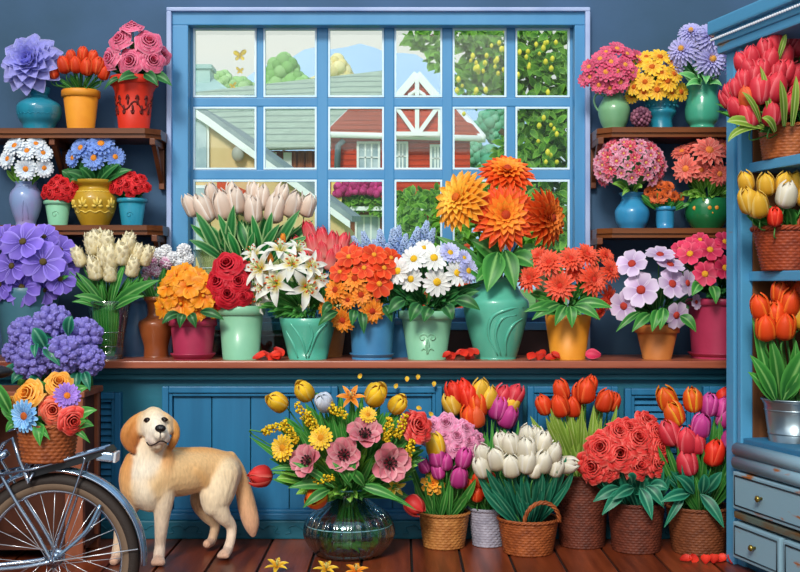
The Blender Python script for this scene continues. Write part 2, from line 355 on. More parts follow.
# colour of a flower: base, tip, edge, centre
COL = {
 'lavender': ('#5a58b8', '#a9a8ee', '#c6c6f8', '#7a78cc'), 'red': ('#b51608', '#e8321c', '#f4583a', '#7c1208'), 'pink_rose': ('#c22a55', '#ec6a8e', '#f79ab2', '#c22a55'),
 'white_blue': ('#c6dcf0', '#f4f8fb', '#dfeefa', '#f08a24'), 'scarlet': ('#b00d14', '#e6242c', '#f0484a', '#8a0a10'), 'blue_daisy': ('#3e66bc', '#7ea2ea', '#a4c0f6', '#f3952a'),
 'purple': ('#4a34a0', '#8a70dc', '#a48ef0', '#5a4a20'), 'cream': ('#dac68c', '#f4eac6', '#faf3d6', None), 'pinkwhite': ('#d98cb4', '#f6e6ee', None, None), 'white_small': ('#d8d8dc', '#ffffff', None, None),
 'orange': ('#e2650a', '#fb9d1e', '#ffb83e', '#e8a020'), 'blush': ('#cfa890', '#ecd8c6', '#faf2e8', None), 'crimson': ('#8e0816', '#d0182c', '#e43a48', None),
 'lily': ('#ecd040', '#eff0e4', '#f4f5ee', '#c8501a'), 'pink_tulip': ('#f0b0a0', '#dc3a48', '#f4888a', None), 'orange_red': ('#c42a0a', '#ee4a1e', '#f8743c', '#f0a02a'), 'orange_y': ('#d8480a', '#f8922a', '#fcb44a', '#b83208'),
 'blue_spike': ('#6f96d8', '#c8defc', None, None), 'white': ('#cccfc8', '#f2f2ee', '#f6f6f2', '#eebb1c'), 'pale_lav': ('#8c90cc', '#c6caf2', '#dcdff8', '#e8b420'),
 'dahlia_y': ('#e25a14', '#f8a42c', '#fbc85a', '#d06012', '#ffd24a'), 'dahlia_main': ('#d83208', '#ee4c14', '#f8843a', '#b83a10', '#ffb038'), 'dahlia_red': ('#b42c08', '#de4c16', '#f4843c', '#a83010', '#f08a34'),
 'coral': ('#c8200c', '#f25a3c', '#f87c5c', '#d22a14'), 'palepink': ('#b890c4', '#e2cdea', '#efe0f4', '#b8382a'), 'hotpink': ('#b01440', '#ea3a64', '#f4607e', '#f0a828'),
 'pinkdaisy': ('#b02050', '#e85a80', '#f38aa2', '#f0a040'), 'yellow': ('#e68a10', '#fcc832', '#ffdc5c', '#d2600e'), 'lav_aster': ('#8078c0', '#c0bcec', '#dcdaf8', '#e0a040'), 'lav_dark': ('#5450a0', '#8a88d0', '#a8a6e4', '#6a60a8'),
 'starpink': ('#c42a50', '#f0a0b8', '#f8d0dc', '#e8c060'), 'starred': ('#a81830', '#e4546a', '#f4a0b0', '#e8c060'), 'brick': ('#a03008', '#e0662a', '#ee8446', '#7a2408'), 'salmon': ('#c83034', '#f07464', '#f89c88', '#f0883a'),
 'redpink': ('#b8162c', '#e43e4c', '#f4767c', None), 'ktulip_o': ('#e05a20', '#f4683c', '#fa9468', None), 'yellow_tulip': ('#c98a12', '#f6c23c', '#fbdc7e', None), 'white_tulip': ('#c4b890', '#efe8d4', '#f6f2e6', None), 'orange_tulip': ('#c83a0a', '#f0501e', '#f8862e', None),
 'sky': ('#2a78c8', '#86c4f4', '#b8e0fc', '#c05a1a'), 'violet': ('#6a3aa8', '#a47ad8', '#bc98e6', '#e07a1a'), 'coral_rose': ('#d03420', '#f0684c', '#f8987c', None), 'red_rose': ('#b01c18', '#e8443a', '#f47868', None), 'orange_rose': ('#e0700e', '#f9a838', '#fcc468', None),
 'mimosa': ('#d0a008', '#f8da2c', None, None), 'openpink': ('#a83048', '#e08492', '#f0b0b4', '#241812'), 'gold': ('#e09408', '#fbce30', '#fde070', '#d88a0c'), 'orange_lily': ('#e0700e', '#f6962a', '#fab85a', '#b04a0a'), 'iceblue': ('#a0b8e0', '#dfe8f6', '#eef4fc', None),
 'pinkball': ('#b84a8c', '#e68cc0', None, None), 'magenta': ('#9c1c6c', '#d8489c', '#ea7cba', None), 'orange_gold': ('#e07808', '#f8ac2c', '#fcc660', '#c86008'), 'flame': ('#d8321a', '#f0641e', '#fac030', None), 'peony': ('#a41418', '#e43c38', '#f47a6c', None),
 'curd': ('#54489c', '#9a90e0', None, None), 'mauve': ('#6a3a50', '#a86a80', None, None), 'yellow_red': ('#e8c020', '#f4d848', '#f0e080', None), 'petalred': ('#b81e14', '#e83c28', None, None), 'pinkpale2': ('#d05a90', '#f09ac0', '#f8bcd6', None)}
CEN = {}
KM = {}
def kmesh(kind, col):
    q = (kind, col)
    if q not in KM:
        b, c = MB(), MB(); KIND[kind](b, c); cl = COL[col]
        pm = pmat('petal_' + col, cl[0], cl[1], cl[2], None, .5, (.05, .75) if col != 'lily' else (.15, .5), .16, cl[4] if len(cl) > 4 else None)
        me = b.mesh(kind + '_petals', pm)
        ce = None
        if c.v:
            cc = cl[3] or '#c89a30'; ce = c.mesh(kind + '_center', [mat('center_' + cc[1:], cc, .8, bump=.6, bscale=30), mat('filament', '#c8d890', .6)])
        KM[q] = (me, ce)
    return KM[q]
STEM = mat('stem_green', '#4b8a3a', .5, col2='#356b2c', scale=20)
LM = {'dark': pmat('leaf_dark', '#123f1f', '#2a6e33', '#3b8244', '#5f9c58', .4), 'mid': pmat('leaf_mid', '#1f5c26', '#3f8f3a', '#58a84a', '#86bf6a', .4), 'teal': pmat('leaf_teal', '#0d4a3c', '#1f7a5c', '#3b9a78', '#69b08c', .4),
      'bright': pmat('leaf_bright', '#3a7d22', '#7ab840', '#94cc58', '#b4da80', .45), 'pale': pmat('leaf_pale', '#2f8a4a', '#7fcf7a', '#a4e09a', '#4ba35a', .45), 'stripe': pmat('leaf_stripe', '#0e4f22', '#1f7a35', '#a9cf8a', '#2f8a40', .4), 'olive': pmat('leaf_olive', '#4a6e1c', '#86a83c', '#a0bc58', '#c0d080', .45)}
def bloom(parent, kind, col, pos, axis, r, name='bloom', spin=None, label=None, cname='flower_center'):
    me, ce = kmesh(kind, col); W = frame(pos, axis, r, R.random()*6.28 if spin is None else spin)
    o = inst(name, me, parent, W)
    if ce: inst(cname, ce, o, W)
    if label: o['label'] = label
    return o
def stem(parent, pts, r=.0035, name='stem', m=None):
    b = MB(); b.tube(catmull(pts, 5), r, 6); return b.build(name, m or STEM, parent)
def bouquet(heads, kind, col, mouth, mr, d0, dome, bulge=.1, plant=None, name='flower', label='', cat='flower', group=None, leaves=0, lw=.035, lmat='mid', bottom=None, axis='face', deep=.07, sr=.0032, llen=.75, lshape='blade'):
    """heads: (x, y, r[, kind, col, dict]) in photo pixels; each gets its own distance on the dome of the arrangement, faces outwards and is joined by a stem to the container's mouth"""
    mouth = Vector(mouth); cx, cy, rx, ry = dome; res = []
    heads = [(tuple(h) + (kind, col, {})[len(h)-3:]) if len(h) < 6 else h for h in heads]
    lab = {}
    if not plant:
        byk = {}
        for i, h in enumerate(heads): byk.setdefault(h[5].get('label', label), []).append(i)
        for l, ii in byk.items():
            for i, ph in zip(ii, where([heads[i][:2] for i in ii])): lab[i] = l + ph
    for i, (x, y, r, kd, cl, op) in enumerate(heads):
        nx, ny = (x-cx)/rx, (y-cy)/ry; d = d0 - bulge*math.sqrt(max(0, 1-min(1, nx*nx*.9+ny*ny*.9))) + op.get('b', 0)
        pos = P(x, y, d); ax = op.get('ax', op.get('mode', axis)); rr = r*d/F
        if ax == 'face': a = Vector((nx*.85, -1, -ny*.65+.25))
        elif ax == 'up': a = Vector((nx*.5+R.uniform(-.08, .08), -.22, 1))
        else: a = Vector(ax)
        a.normalize(); hb = pos - a*rr*(.5 if kd.startswith(('tulip', 'cream')) else .25 if kd not in ('spike', 'mimosa') else 1.0)
        jx = Vector((max(-1, min(1, nx))*.55*mr+R.uniform(-.15, .15)*mr, R.uniform(-.45, .45)*mr, 0))
        if plant: par = plant
        else:
            base = (Vector(bottom)+Vector((-jx.x*.5, jx.y*.5, 0))) if bottom is not None else mouth + jx*.9 - Vector((0, 0, deep))
            par = thing(op.get('name', name), lab[i], op.get('cat', cat), base, op.get('group', group))
        o = bloom(par, kd, cl, pos, a, rr, 'flower' if plant else 'bloom')
        mid = mouth + jx
        if (mid - hb).length < .02: mid = mid - Vector((0, 0, .03))
        ln = (hb-mid).length; pre = hb - a*min(.3*ln, .05)
        pts = ([Vector(bottom)+Vector((-jx.x*.5, jx.y*.5, 0))] if bottom is not None else [mid-Vector((0, 0, deep))]) + [mid, pre, hb]
        if plant:
            b = MB(); b.tube(catmull(pts, 4), sr, 5); me = b.mesh('stem', STEM); W = ID; reg(bpy.data.objects.new('stem', me), o, ID)
        else: stem(par, pts, sr)
        for q in range(op.get('leaves', leaves)):
            b = MB(); sgn = 1 if (q+i) % 2 else -1; end = mid.lerp(hb, R.uniform(llen*.75, llen*1.15)) + Vector((sgn*R.uniform(.02, .06)+nx*.05, -R.uniform(.0, .05), R.uniform(-.02, .03)))
            b.leaf(mid-Vector((0, 0, .03)), end, (sgn*.02+nx*.03, -.03, .03), lw*R.uniform(.8, 1.2), lshape, (R.uniform(-.4, .4), -1, .2)); b.build('leaf', LM[lmat], par)
        res.append((par, pos))
    return res
def foliage(parent, cx, cy, rx, ry, d, n, lw, lmat='mid', bulge=.1, root=None, ln=(.35, .9), name='foliage', shape='leaf', low=1.0, seed=None, bow=.015):
    """leaves of one plant: tips spread over its dome, each leaf growing outwards from the root"""
    b = MB(); root = root or P(cx, cy+ry*.7, d); rr = random.Random(seed if seed is not None else int(cx*7+cy))
    for i in range(n):
        a = rr.uniform(0, 2*PI); q = math.sqrt(rr.uniform(.15, 1)); nx, ny = q*math.cos(a), q*math.sin(a)*low
        tip = P(cx+nx*rx, cy+ny*ry, d - bulge*math.sqrt(max(0, 1-q*q))*rr.uniform(.3, .95) + rr.uniform(-.02, .03))
        st = tip.lerp(root, rr.uniform(*ln)); L = (tip-st).length
        b.leaf(st, tip, (nx*bow, -bow, bow*1.5), min(lw*rr.uniform(.75, 1.2), L*.8), shape, (rr.uniform(-.6, .6), -1, rr.uniform(.1, .9)))
    return b.build(name, LM[lmat], parent)
def leafpx(parent, specs, lmat='mid', lw=.05, name='leaf', shape='leaf'):
    """leaves given by root and tip pixel and distances"""
    for (x0, y0, d0, x1, y1, d1, *o) in specs:
        b = MB(); a_, b_ = P(x0, y0, d0), P(x1, y1, d1); b.leaf(a_, b_, (o[1] if len(o) > 1 else 0, -.03, .03), o[0] if o else lw, shape); b.build(name, LM[lmat], parent)
def profile(prof, d, zb, soft=False):
    """[(half width px, row px)] from rim to base -> [(r, z)] from base to rim"""
    q = [(hw*d/F, pz(y, d)) for hw, y in prof][::-1]; q[0] = (q[0][0], zb)
    if soft: q = [(max(.003, p.x), p.y) for p in catmull([Vector((r, z, 0)) for r, z in q], 5)]
    return q
def shell(b, q, c, seg=40, th=.006, fn=None, depth=.85, mi=0):
    """a hollow turned vessel: outside, rolled lip, inside and closed foot"""
    h0, h1 = q[0][1], q[-1][1]; inn = [(max(.004, r-th), max(z, h0+th*2)) for r, z in q if z > h1-(h1-h0)*depth][::-1]
    b.lathe([(.0008, h0)] + q[:1] + q + [(q[-1][0]-th*.5, h1+th*.35)] + inn + [(.0008, inn[-1][1])], (c.x, c.y, 0), seg, mi, fn)
def radius_at(q, z):
    for (r0, z0), (r1, z1) in zip(q, q[1:]):
        if z0 <= z <= z1 and z1 > z0: return r0+(r1-r0)*(z-z0)/(z1-z0)
    return q[-1][0]
def scroll(b, q, c, curves, r=.003, out=.0, mi=0):
    """raised line ornament lying on a turned vessel; curves of (angle from the front in rad, fraction of height)"""
    h0, h1 = q[0][1], q[-1][1]
    for cv in curves:
        pts = []
        for th, f in cv:
            z = h0+(h1-h0)*f; rr = radius_at(q, z)+out; pts.append(Vector((c.x+rr*math.sin(th), c.y-rr*math.cos(th), z)))
        pts = catmull(pts, 5); n = len(pts); b.tube(pts, [r*(.35+.65*math.sin(PI*(i+.5)/n)) for i in range(n)], 6, mi)
def spiral(th, f, s, turns=1.3, n=12, flip=1, k=.45):
    return [(th+flip*s*(1-i/n)*math.cos(2*PI*turns*i/n), f+k*s*(1-i/n)*math.sin(2*PI*turns*i/n)) for i in range(n)]
def vessel(name, m, cx, d, zb, prof, parent=None, label=None, cat=None, soft=False, th=.006, fn=None, seg=40, soil=None, group=None):
    c = Vector((px(cx, d), d, zb)); q = profile(prof, d, zb, soft); b = MB(); shell(b, q, c, seg, th, fn)
    o = b.build(name, m, parent, None if parent else c)
    if label: tag(o, label, cat, group)
    if soil:
        s = MB(); h = q[-1][1]-(q[-1][1]-zb)*soil; s.lathe([(.0008, h+.004), (radius_at(q, h)-th*.6, h)], (c.x, c.y, 0), 24); s.build('soil', mat('soil', '#2a1a10', .95, col2='#3d2818', scale=60), o if not parent else parent)
    return o, Vector((c.x, c.y, q[-1][1])), q[-1][0], q
def wicker(name, cols, cx, d, zb, prof, parent=None, label=None, cat=None, staves=26, rows=None, group=None, rim=.008, handle=None):
    c = Vector((px(cx, d), d, zb)); q = profile(prof, d, zb, len(prof) > 2); h0, h1 = zb, q[-1][1]
    rows = rows or max(6, int((h1-h0)/.0125)); b = MB(); pr = []; am = .0028
    for i in range(rows*3+1):
        z = h0+(h1-h0)*i/(rows*3); pr.append((radius_at(q, z), z))
    def fn(thh, z, i):
        k, j = divmod(i-1, 3)
        return -am*.9 if j == 0 else am*math.sin(thh*staves/2*2+PI*(k % 2))+.001
    seg = staves*4
    b.lathe([(.001, h0+.001)]+pr, (c.x, c.y, 0), seg, 0, fn)
    b.lathe([(r-.008, z) for r, z in pr[::-1]]+[(.001, h0+.006)], (c.x, c.y, 0), 32, 1)
    o = b.build(name, [cols, mat('basket_inside', '#4a2812', .8)], parent, None if parent else c)
    if label: tag(o, label, cat, group)
    b = MB(); rr = q[-1][0]; n = 120
    for s_ in range(3):
        pts = [Vector((c.x+(rr+rim*.55*math.cos(26*2*PI*i/n/2+s_*2.09))*math.cos(2*PI*i/n), c.y+(rr+rim*.55*math.cos(13*2*PI*i/n+s_*2.09))*math.sin(2*PI*i/n), h1+rim*.6*math.sin(13*2*PI*i/n+s_*2.09))) for i in range(n+1)]
        b.tube(pts, rim*.55, 6, 0)
    b.build('basket_rim', cols, o)
    if handle:
        b = MB(); n = 40
        for s_ in range(3):
            pts = []
            for i in range(n+1):
                t = PI*i/n; a = handle[1]; u = Vector((math.cos(a), math.sin(a), 0)); p = Vector((c.x+handle[3], c.y+handle[4], h1)) + u*math.cos(t)*rr*handle[2] + Vector((0, -.03*math.sin(t), handle[0]*math.sin(t)))
                ph = t*7+s_*2.09; p += (u*math.sin(t)*0+Vector((-u.y, u.x, 0)))*.006*math.cos(ph)+Vector((u.x*math.cos(t), u.y*math.cos(t), math.sin(t)))*.006*math.sin(ph)
                pts.append(p)
            b.tube(pts, .0055, 6)
        b.build('handle', cols, o)
    return o, Vector((c.x, c.y, h1)), rr, q
# ================================================================ THE SETTING
WALLD, CABD, CNT = 6.62, 6.17, 6.05
M_wall = mat('wall_paint', '#2d4c62', .75, col2='#426288', scale=1.2, amt=.3, bump=.08, bscale=25)
M_wall_teal = mat('wall_paint_teal', '#2d6a80', .75, col2='#3f7d96', scale=1.5, amt=.3)
M_frame = mat('window_paint', '#3f86b8', .45, col2='#4f93c2', scale=5, stretch=(1, 1, .3), amt=.3)
M_trim = mat('trim_paint', '#a9b9dc', .4, col2='#8fa4cf', scale=4)
M_floor_a = mat('floor_wood_a', '#642a14', .3, col2='#8e4224', scale=5, stretch=(4, .35, 1), amt=.5, bump=.12, bscale=20)
M_floor_b = mat('floor_wood_b', '#521f0e', .32, col2='#7e381c', scale=5, stretch=(4, .35, 1), amt=.5, bump=.12, bscale=20)
M_dark = mat('joint_dark', '#120a08', .9)
def boxp(b, x0, x1, y0, y1, d0, d1, dr, bev=0, mi=0):
    return b.box(px(x0, dr), px(x1, dr), d0, d1, pz(y1, dr), pz(y0, dr), bev, mi)
# floor boards running away from the camera, with dark open joints
b = MB(); b.box(-3, 2.5, 1.5, 6.9, -.06, -.012, 0, 2); x = -3.0; i = 0
while x < 2.5:
    wdt = .235; b.box(x+.006, x+wdt-.006, 1.5, 6.7, -.02, 0, .004, i % 2); x += wdt; i += 1
struct(b.build('floor', [M_floor_a, M_floor_b, M_dark], None, (0, 4, 0)))
ox0, ox1, oz0, oz1 = px(186, WALLD), px(577, WALLD), pz(318, WALLD), pz(21, WALLD)
b = MB(); b.box(-3, ox0, WALLD, 6.86, 0, 3.25); b.box(ox1, 2.5, WALLD, 6.86, 0, 3.25); b.box(ox0, ox1, WALLD, 6.86, oz1, 3.25); b.box(ox0, ox1, WALLD, 6.86, 0, oz0)
struct(b.build('wall_back', [M_wall], None, (0, 6.7, 0)))
struct(MB().box(-3.15, -3, 1.5, 6.86, 0, 3.25).build('wall_left', [M_wall], None, (-3, 4, 0)))
struct(MB().box(2.5, 2.65, 1.5, 6.86, 0, 3.25).build('wall_right', [M_wall], None, (2.5, 4, 0)))
# window: casing, sash with muntins, panes
win = struct(thing('window_1', 'large blue painted multi-pane shop window over the counter', 'window', (px(380, WALLD), WALLD, .92)))
b = MB(); d = 6.60
for x0, x1, y0, y1 in ((172, 189, 26, 322), (574, 585, 26, 322), (172, 585, 12, 26), (172, 585, 322, 330)): boxp(b, x0, x1, y0, y1, 6.575, 6.66, d, .006)
b.build('window_casing', M_frame, win)
b = MB()
for x0, x1, y0, y1 in ((168, 173, 13, 358), (584, 589, 13, 358), (168, 589, 9, 13)): boxp(b, x0, x1, y0, y1, 6.55, 6.62, d, .006)
b.build('casing_bead', M_trim, win)
b = MB(); d = 6.70; y0s, y1s = 26, 316
for x0, x1 in ((184, 194), (317, 328.5), (384, 394.5), (442, 452.5), (569, 578)): boxp(b, x0, x1, y0s-6, y1s, 6.67, 6.75, d, .008)
for x0, x1, ya, yb in ((257, 264, y0s, 174), (506, 515, y0s, y1s)): boxp(b, x0, x1, ya, yb, 6.68, 6.74, d, .006)
for ya, yb in ((20, 29), (98, 107.5), (170, 180), (308, 318)): boxp(b, 186, 576, ya, yb, 6.675, 6.745, d, .008)
for x0, x1 in ((328.5, 384), (394.5, 442), (452.5, 506), (515, 569)): boxp(b, x0, x1, 258, 266, 6.68, 6.74, d, .006)
b.build('window_sash', M_frame, win)
b = MB(); boxp(b, 188, 574, 24, 312, 6.706, 6.711, d); b.build('window_glass', glass('window_glass', '#f4fafa', .05), win)
b = MB()
for x0, x1 in ((194, 257), (264, 317), (328.5, 384), (394.5, 442), (452.5, 506), (515, 569)):
    for ya, yb in ((29, 98), (107.5, 170)):
        for r_ in ((x0, x0+1.8, ya, yb), (x1-1.8, x1, ya, yb), (x0+1.8, x1-1.8, ya, ya+1.8), (x0+1.8, x1-1.8, yb-1.8, yb)): boxp(b, *r_, 6.672, 6.70, d)
for x0, x1 in ((194, 317), (328.5, 384), (394.5, 442), (452.5, 506), (515, 569)):
    for r_ in ((x0, x0+1.8, 180, 308), (x1-1.8, x1, 180, 308), (x0+1.8, x1-1.8, 180, 182)): boxp(b, *r_, 6.672, 6.70, d)
b.build('glow_bead', mat('bead_glow', '#dcf0fa', .4, col2='#c4e4f6', scale=6), win)  # beads coloured near white to imitate the bright glow along the pane edges
b = MB(); boxp(b, 172, 589, 330, 362, 6.585, 6.625, 6.6, .006); struct(b.build('trim_1', mat('dark_panel', '#2a1418', .5, col2='#3a1c1c', scale=5), None, P(380, 350, 6.6)))
# ---------------------------------------------------------------- outside the window
struct(MB().box(-300, 300, 6.9, 900, -.3, -.02).build('ground', mat('grass_ground', '#5a9440', .9, col2='#7cae54', scale=.5), None, (0, 20, 0)))
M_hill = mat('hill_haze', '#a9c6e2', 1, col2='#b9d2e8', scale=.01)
b = MB(); hd = 700
b.grid([[P(220+14*i, 46+55*((i-9)/11)**2*(1 if i > 9 else 1.4)+(3*math.sin(i*1.7)), hd) if k == 0 else P(220+14*i, 300, hd-260) for i in range(24)] for k in (1, 0)])
struct(b.build('hill', M_hill, None, P(380, 286, hd)))
def blobtree(name, label, m, blobs, d, trunk, group=None, tm='#5c4630'):
    t = thing(name, label, 'tree', (px(trunk, d), d, 0), group); b = MB(); s_ = d/F
    for x, y, r in blobs:
        for q in range(26):
            z = 1-2*(q+.5)/26; a = q*2.4; w_ = math.sqrt(1-z*z); c = P(x, y, d)+Vector((w_*math.cos(a), w_*math.sin(a), z))*r*s_*.72
            b.ell(c, r*s_*R.uniform(.28, .45), 8, 6, 0, None, None, (R.random(), .4, R.random()))
        b.ell(P(x, y, d), r*s_*.8, 10, 8)
    b.build('crown', m, t); b = MB(); zt = max(pz(y, d) for x, y, r in blobs)*.8
    b.tube([(px(trunk, d), d, 0), (px(trunk, d), d, zt*.6), (px(trunk, d), d, zt)], [2.2*s_, 1.8*s_, s_], 8); b.build('trunk', mat('bark', tm, .9), t)
mh = lambda n, a, c: pmat(n, a, c, None, None, .9, (.1, .9), .12)
blobtree('distant_tree', 'pale green bushy tree beyond the roofs beside the butterflies', mh('crown_hazy', '#9ccb7c', '#bfe0a0'), [(222, 84, 14), (240, 92, 16), (212, 96, 12)], 140, 228)
blobtree('distant_tree', 'light green leafy tree beyond the long grey roof', mh('crown_green', '#8cc46c', '#b0dc90'), [(283, 72, 17), (272, 88, 18), (296, 88, 17), (284, 60, 8), (262, 94, 12), (306, 96, 10)], 130, 284)
blobtree('distant_tree', 'pale yellow tree in front of the blue hill', mh('crown_yellow', '#f0dc90', '#f8ecb8'), [(334, 72, 17), (326, 92, 16), (346, 86, 15), (314, 84, 8), (340, 98, 16)], 150, 336)
blobtree('distant_tree', 'blue green tree between the red house and the lemon tree', mh('crown_turquoise', '#5fb48c', '#93d2ae'), [(490, 122, 14), (478, 130, 10), (500, 112, 11), (496, 134, 10), (470, 152, 14), (488, 160, 16), (503, 160, 12)], 75, 490)
# red timber house with a cross gable
M_red = bands('red_clapboard', '#cc4420', '#8a2410', 1.3); M_white = mat('white_paint', '#eef0ee', .6); M_tile = bands('roof_tile_red', '#a84a2a', '#5c2212', 1.1)
D = 50; rh = thing('red_house', 'red timber house with white trimmed cross gable beyond the window', 'house', (px(400, D), D, 0))
b = MB(); b.box(px(331, D), px(470, D), D, D+8, 0, pz(136, D))
n = 34
for i in range(n): z = pz(250, D)+(pz(138, D)-pz(250, D))*i/n; b.box(px(331, D), px(470, D), D-.05-.02*(i % 2), D, z, z+.15)
b.build('house_wall', M_red, rh)
b = MB(); b.prism([P(328, 135, D-.5), P(480, 139, D-.5), P(452, 104, D+4), P(357, 106, D+4)], (0, .05, .25)); 
for i in range(9):
    t = i/9; b.tube([P(328, 135, D-.5).lerp(P(357, 106, D+4), t)+Vector((.1, -.02, .1)), P(480, 139, D-.5).lerp(P(452, 104, D+4), t)+Vector((-.1, -.02, .1))], .09, 5)
b.build('house_roof', M_tile, rh)
b = MB()
for a_, c_, w_ in ((P(326, 134.5, D-.6), P(481, 138.5, D-.6), .16), (P(326, 135, D-.6), P(357, 104.5, D+3.9), .14), (P(482, 139, D-.6), P(451, 102.5, D+3.9), .22)): b.tube([a_, c_], w_, 4)
b.build('eaves_trim', M_white, rh)
b = MB(); gd = D-.8; b.prism([P(392, 134, gd), P(441, 134, gd), P(441, 106, gd), P(417, 77, gd), P(392, 106, gd)], (0, 3, 0)); b.build('gable_wall', M_red, rh)
b = MB(); g2 = gd-.06
for i_, (a_, c_) in enumerate((((387, 109), (417, 74)), ((447, 109), (417, 74)), ((394, 104), (415, 133)), ((440, 104), (419, 133)), ((393, 104), (441, 104)), ((417, 78), (417, 133)), ((392, 134), (442, 134)), ((394, 104), (394, 134)), ((440, 104), (440, 134)))):
    p, q = P(*a_, g2-.015*i_), P(*c_, g2-.015*i_); dr = (q-p).normalized(); nn = Vector((-dr.z, 0, dr.x))*(.085 if a_[1] != 109 else .15); b.prism([p-nn, q-nn, q+nn, p+nn], (0, -.12, 0))
b.tube([P(409, 104, g2-.06), P(410, 95, g2-.06), P(417, 90, g2-.06), P(424, 95, g2-.06), P(425, 104, g2-.06)], .1, 5); b.build('gable_trim', M_white, rh)
M_wglass = mat('house_glass', '#8fa6b0', .15, col2='#c4d2d6', scale=1.2)
def house_window(par, x0, x1, y0, y1, d, mf, fr=2.2, bars=2, cross=1):
    b = MB()
    for r_ in ((x0-fr, x0, y0-fr, y1+fr), (x1, x1+fr, y0-fr, y1+fr), (x0, x1, y0-fr, y0), (x0, x1, y1, y1+fr)): boxp(b, *r_, d-.14, d+.02, d)
    for i in range(1, bars+1): xx = x0+(x1-x0)*i/(bars+1); boxp(b, xx-.8, xx+.8, y0, y1, d-.1, d, d)
    for i in range(1, cross+1): yy = y0+(y1-y0)*i/(cross+1); boxp(b, x0, x1, yy-.6, yy+.6, d-.1, d, d)
    o = b.build('window', mf, par); b = MB(); boxp(b, x0, x1, y0, y1, d-.05, d-.02, d); b.build('pane', M_wglass, o)
M_brown = mat('brown_frame', '#8a4c28', .7)
for a_ in ((359, 378, 144, 171), (396, 406, 144, 169), (432, 441, 147, 170)): house_window(rh, *a_, D-.12, M_white)
for a_ in ((357, 378, 217, 248), (396, 417, 215, 248)): house_window(rh, *a_, D-.12, M_white, 2, 2, 0)
b = MB()
for x0, x1, y0, y1 in ((351, 355, 211, 252), (380, 384, 211, 252), (351, 384, 211, 215), (390, 394, 209, 252), (419, 423, 209, 252), (390, 423, 209, 213)): boxp(b, x0, x1, y0, y1, D-.25, D-.07, D)
b.build('brown_surround', M_brown, rh)
b = MB(); boxp(b, 333, 343, 180, 270, D-1.2, D-.6, D); boxp(b, 333, 356, 195, 212, D-.7, D-.1, D); b.build('yellow_corner_wall', mat('yellow_wall', '#e8cf74', .8), rh)
b = MB(); b.tube([P(344, 140, D-.4), P(338, 146, D-.4), P(337, 172, D-.4)], .14, 6); b.build('downpipe', mat('grey_pipe', '#5d7078', .5), rh)
b = MB(); boxp(b, 331, 440, 208, 212, D-1.0, D-.1, D); b.build('balcony', M_white, rh)
def leafmass(b, x, y, rx, ry, d, n, L, wd, dep=.6):
    for i in range(n):
        a = R.uniform(0, 6.28); q = math.sqrt(R.random()); p = P(x+rx*q*math.cos(a), y+ry*q*math.sin(a), d-dep*math.sqrt(max(0, 1-q*q))*R.random())
        dr = Vector((R.uniform(-1, 1), R.uniform(-.8, .2), R.uniform(-1, .7))).normalized()*L; b.leaf(p, p+dr, (0, 0, L*.15), wd, 'leaf', (R.uniform(-.6, .6), -1, R.uniform(-.2, .9)), .2, 4, 0, 2)
M_gardenleaf = pmat('garden_leaf', '#2f6a1c', '#74ac34', '#90c04c', None, .5)
bx = thing('balcony_flowers', 'magenta flowers spilling over green leaves on the house balcony', 'flowers', P(362, 207, D-.8)); b = MB(); leafmass(b, 385, 202, 54, 9, D-.7, 260, .42, .24, .3); b.build('foliage', M_gardenleaf, bx)
b = MB()
for i in range(90): b.ell(P(360+R.uniform(-25, 22), 188+R.uniform(-6, 6), D-.95-R.random()*.3), R.uniform(.1, .2), 7, 5, 0, None, None, (R.random(), .4, R.random()))
b.build('blossom', pmat('balcony_blossom', '#a01458', '#e04a90', None, None, .7), bx)
# long grey-roofed hall, beige house and pale house at the left
M_slate = bands('roof_boards', '#a4b4a0', '#62776c', .75)
gh = thing('grey_roofed_barn', 'long grey green board roof over brown wooden walls beyond the window', 'barn', (px(275, 66), 66, 0))
a0, a1, c0, c1 = P(188, 152, 62), P(325, 152, 62), P(384, 76, 70), P(192, 98, 70)
b = MB(); b.prism([a0, P(392, 148, 62), c0, c1], (0, .1, .35))
for i in range(14):
    t = i/14; b.tube([a0.lerp(c1, t)+Vector((0, -.1, .12)), P(392, 148, 62).lerp(c0, t)+Vector((0, -.1, .12))], .1, 5)
b.build('barn_roof', M_slate, gh)
b = MB(); b.box(px(200, 63), px(392, 63), 63, 72, 0, pz(151, 63))
for i in range(20): xx = 202+i*8; boxp(b, xx, xx+6.5, 151, 260, 62.85, 63, 63)
b.build('barn_wall', mat('barn_wood', '#7c4022', .85, col2='#a05c36', scale=2, stretch=(4, 1, .3)), gh)
b = MB()
for x0, x1 in ((268, 277), (284, 292)): boxp(b, x0, x1, 153, 182, 62.7, 62.85, 63)
b.build('white_board', M_white, gh)
ph = thing('pale_house', 'pale blue green house roof with chimney at window top corner', 'house', (px(190, 90), 90, 0))
M_paleroof = mat('pale_roof', '#b4cfc8', .9, col2='#9dbdb8', scale=.7)
b = MB(); b.box(px(120, 90), px(222, 90), 90, 100, 0, pz(99, 90)); b.build('house_wall', mat('pale_wall', '#d8dccc', .9), ph)
b = MB(); b.prism([P(110, 101, 89), P(236, 101, 89), P(205, 78, 94), P(110, 78, 94)], (0, .3, .5)); b.build('house_roof', M_paleroof, ph)
b = MB(); boxp(b, 198, 212, 70, 92, 92, 94, 93); boxp(b, 196, 214, 67, 71, 91.8, 94.2, 93); b.build('chimney', M_paleroof, ph)
bh = thing('beige_house', 'beige house with a white sloping gable board at the left panes', 'house', (px(240, 30), 30, 0)); D2 = 30
b = MB(); b.prism([P(186, 340, D2), P(345, 340, D2), P(345, 222, D2), P(206, 121, D2), P(186, 112, D2)], (0, 6, 0)); b.build('house_wall', mat('beige_plaster', '#e4c896', .9, col2='#d6b47c', scale=1.4, amt=.3), bh)
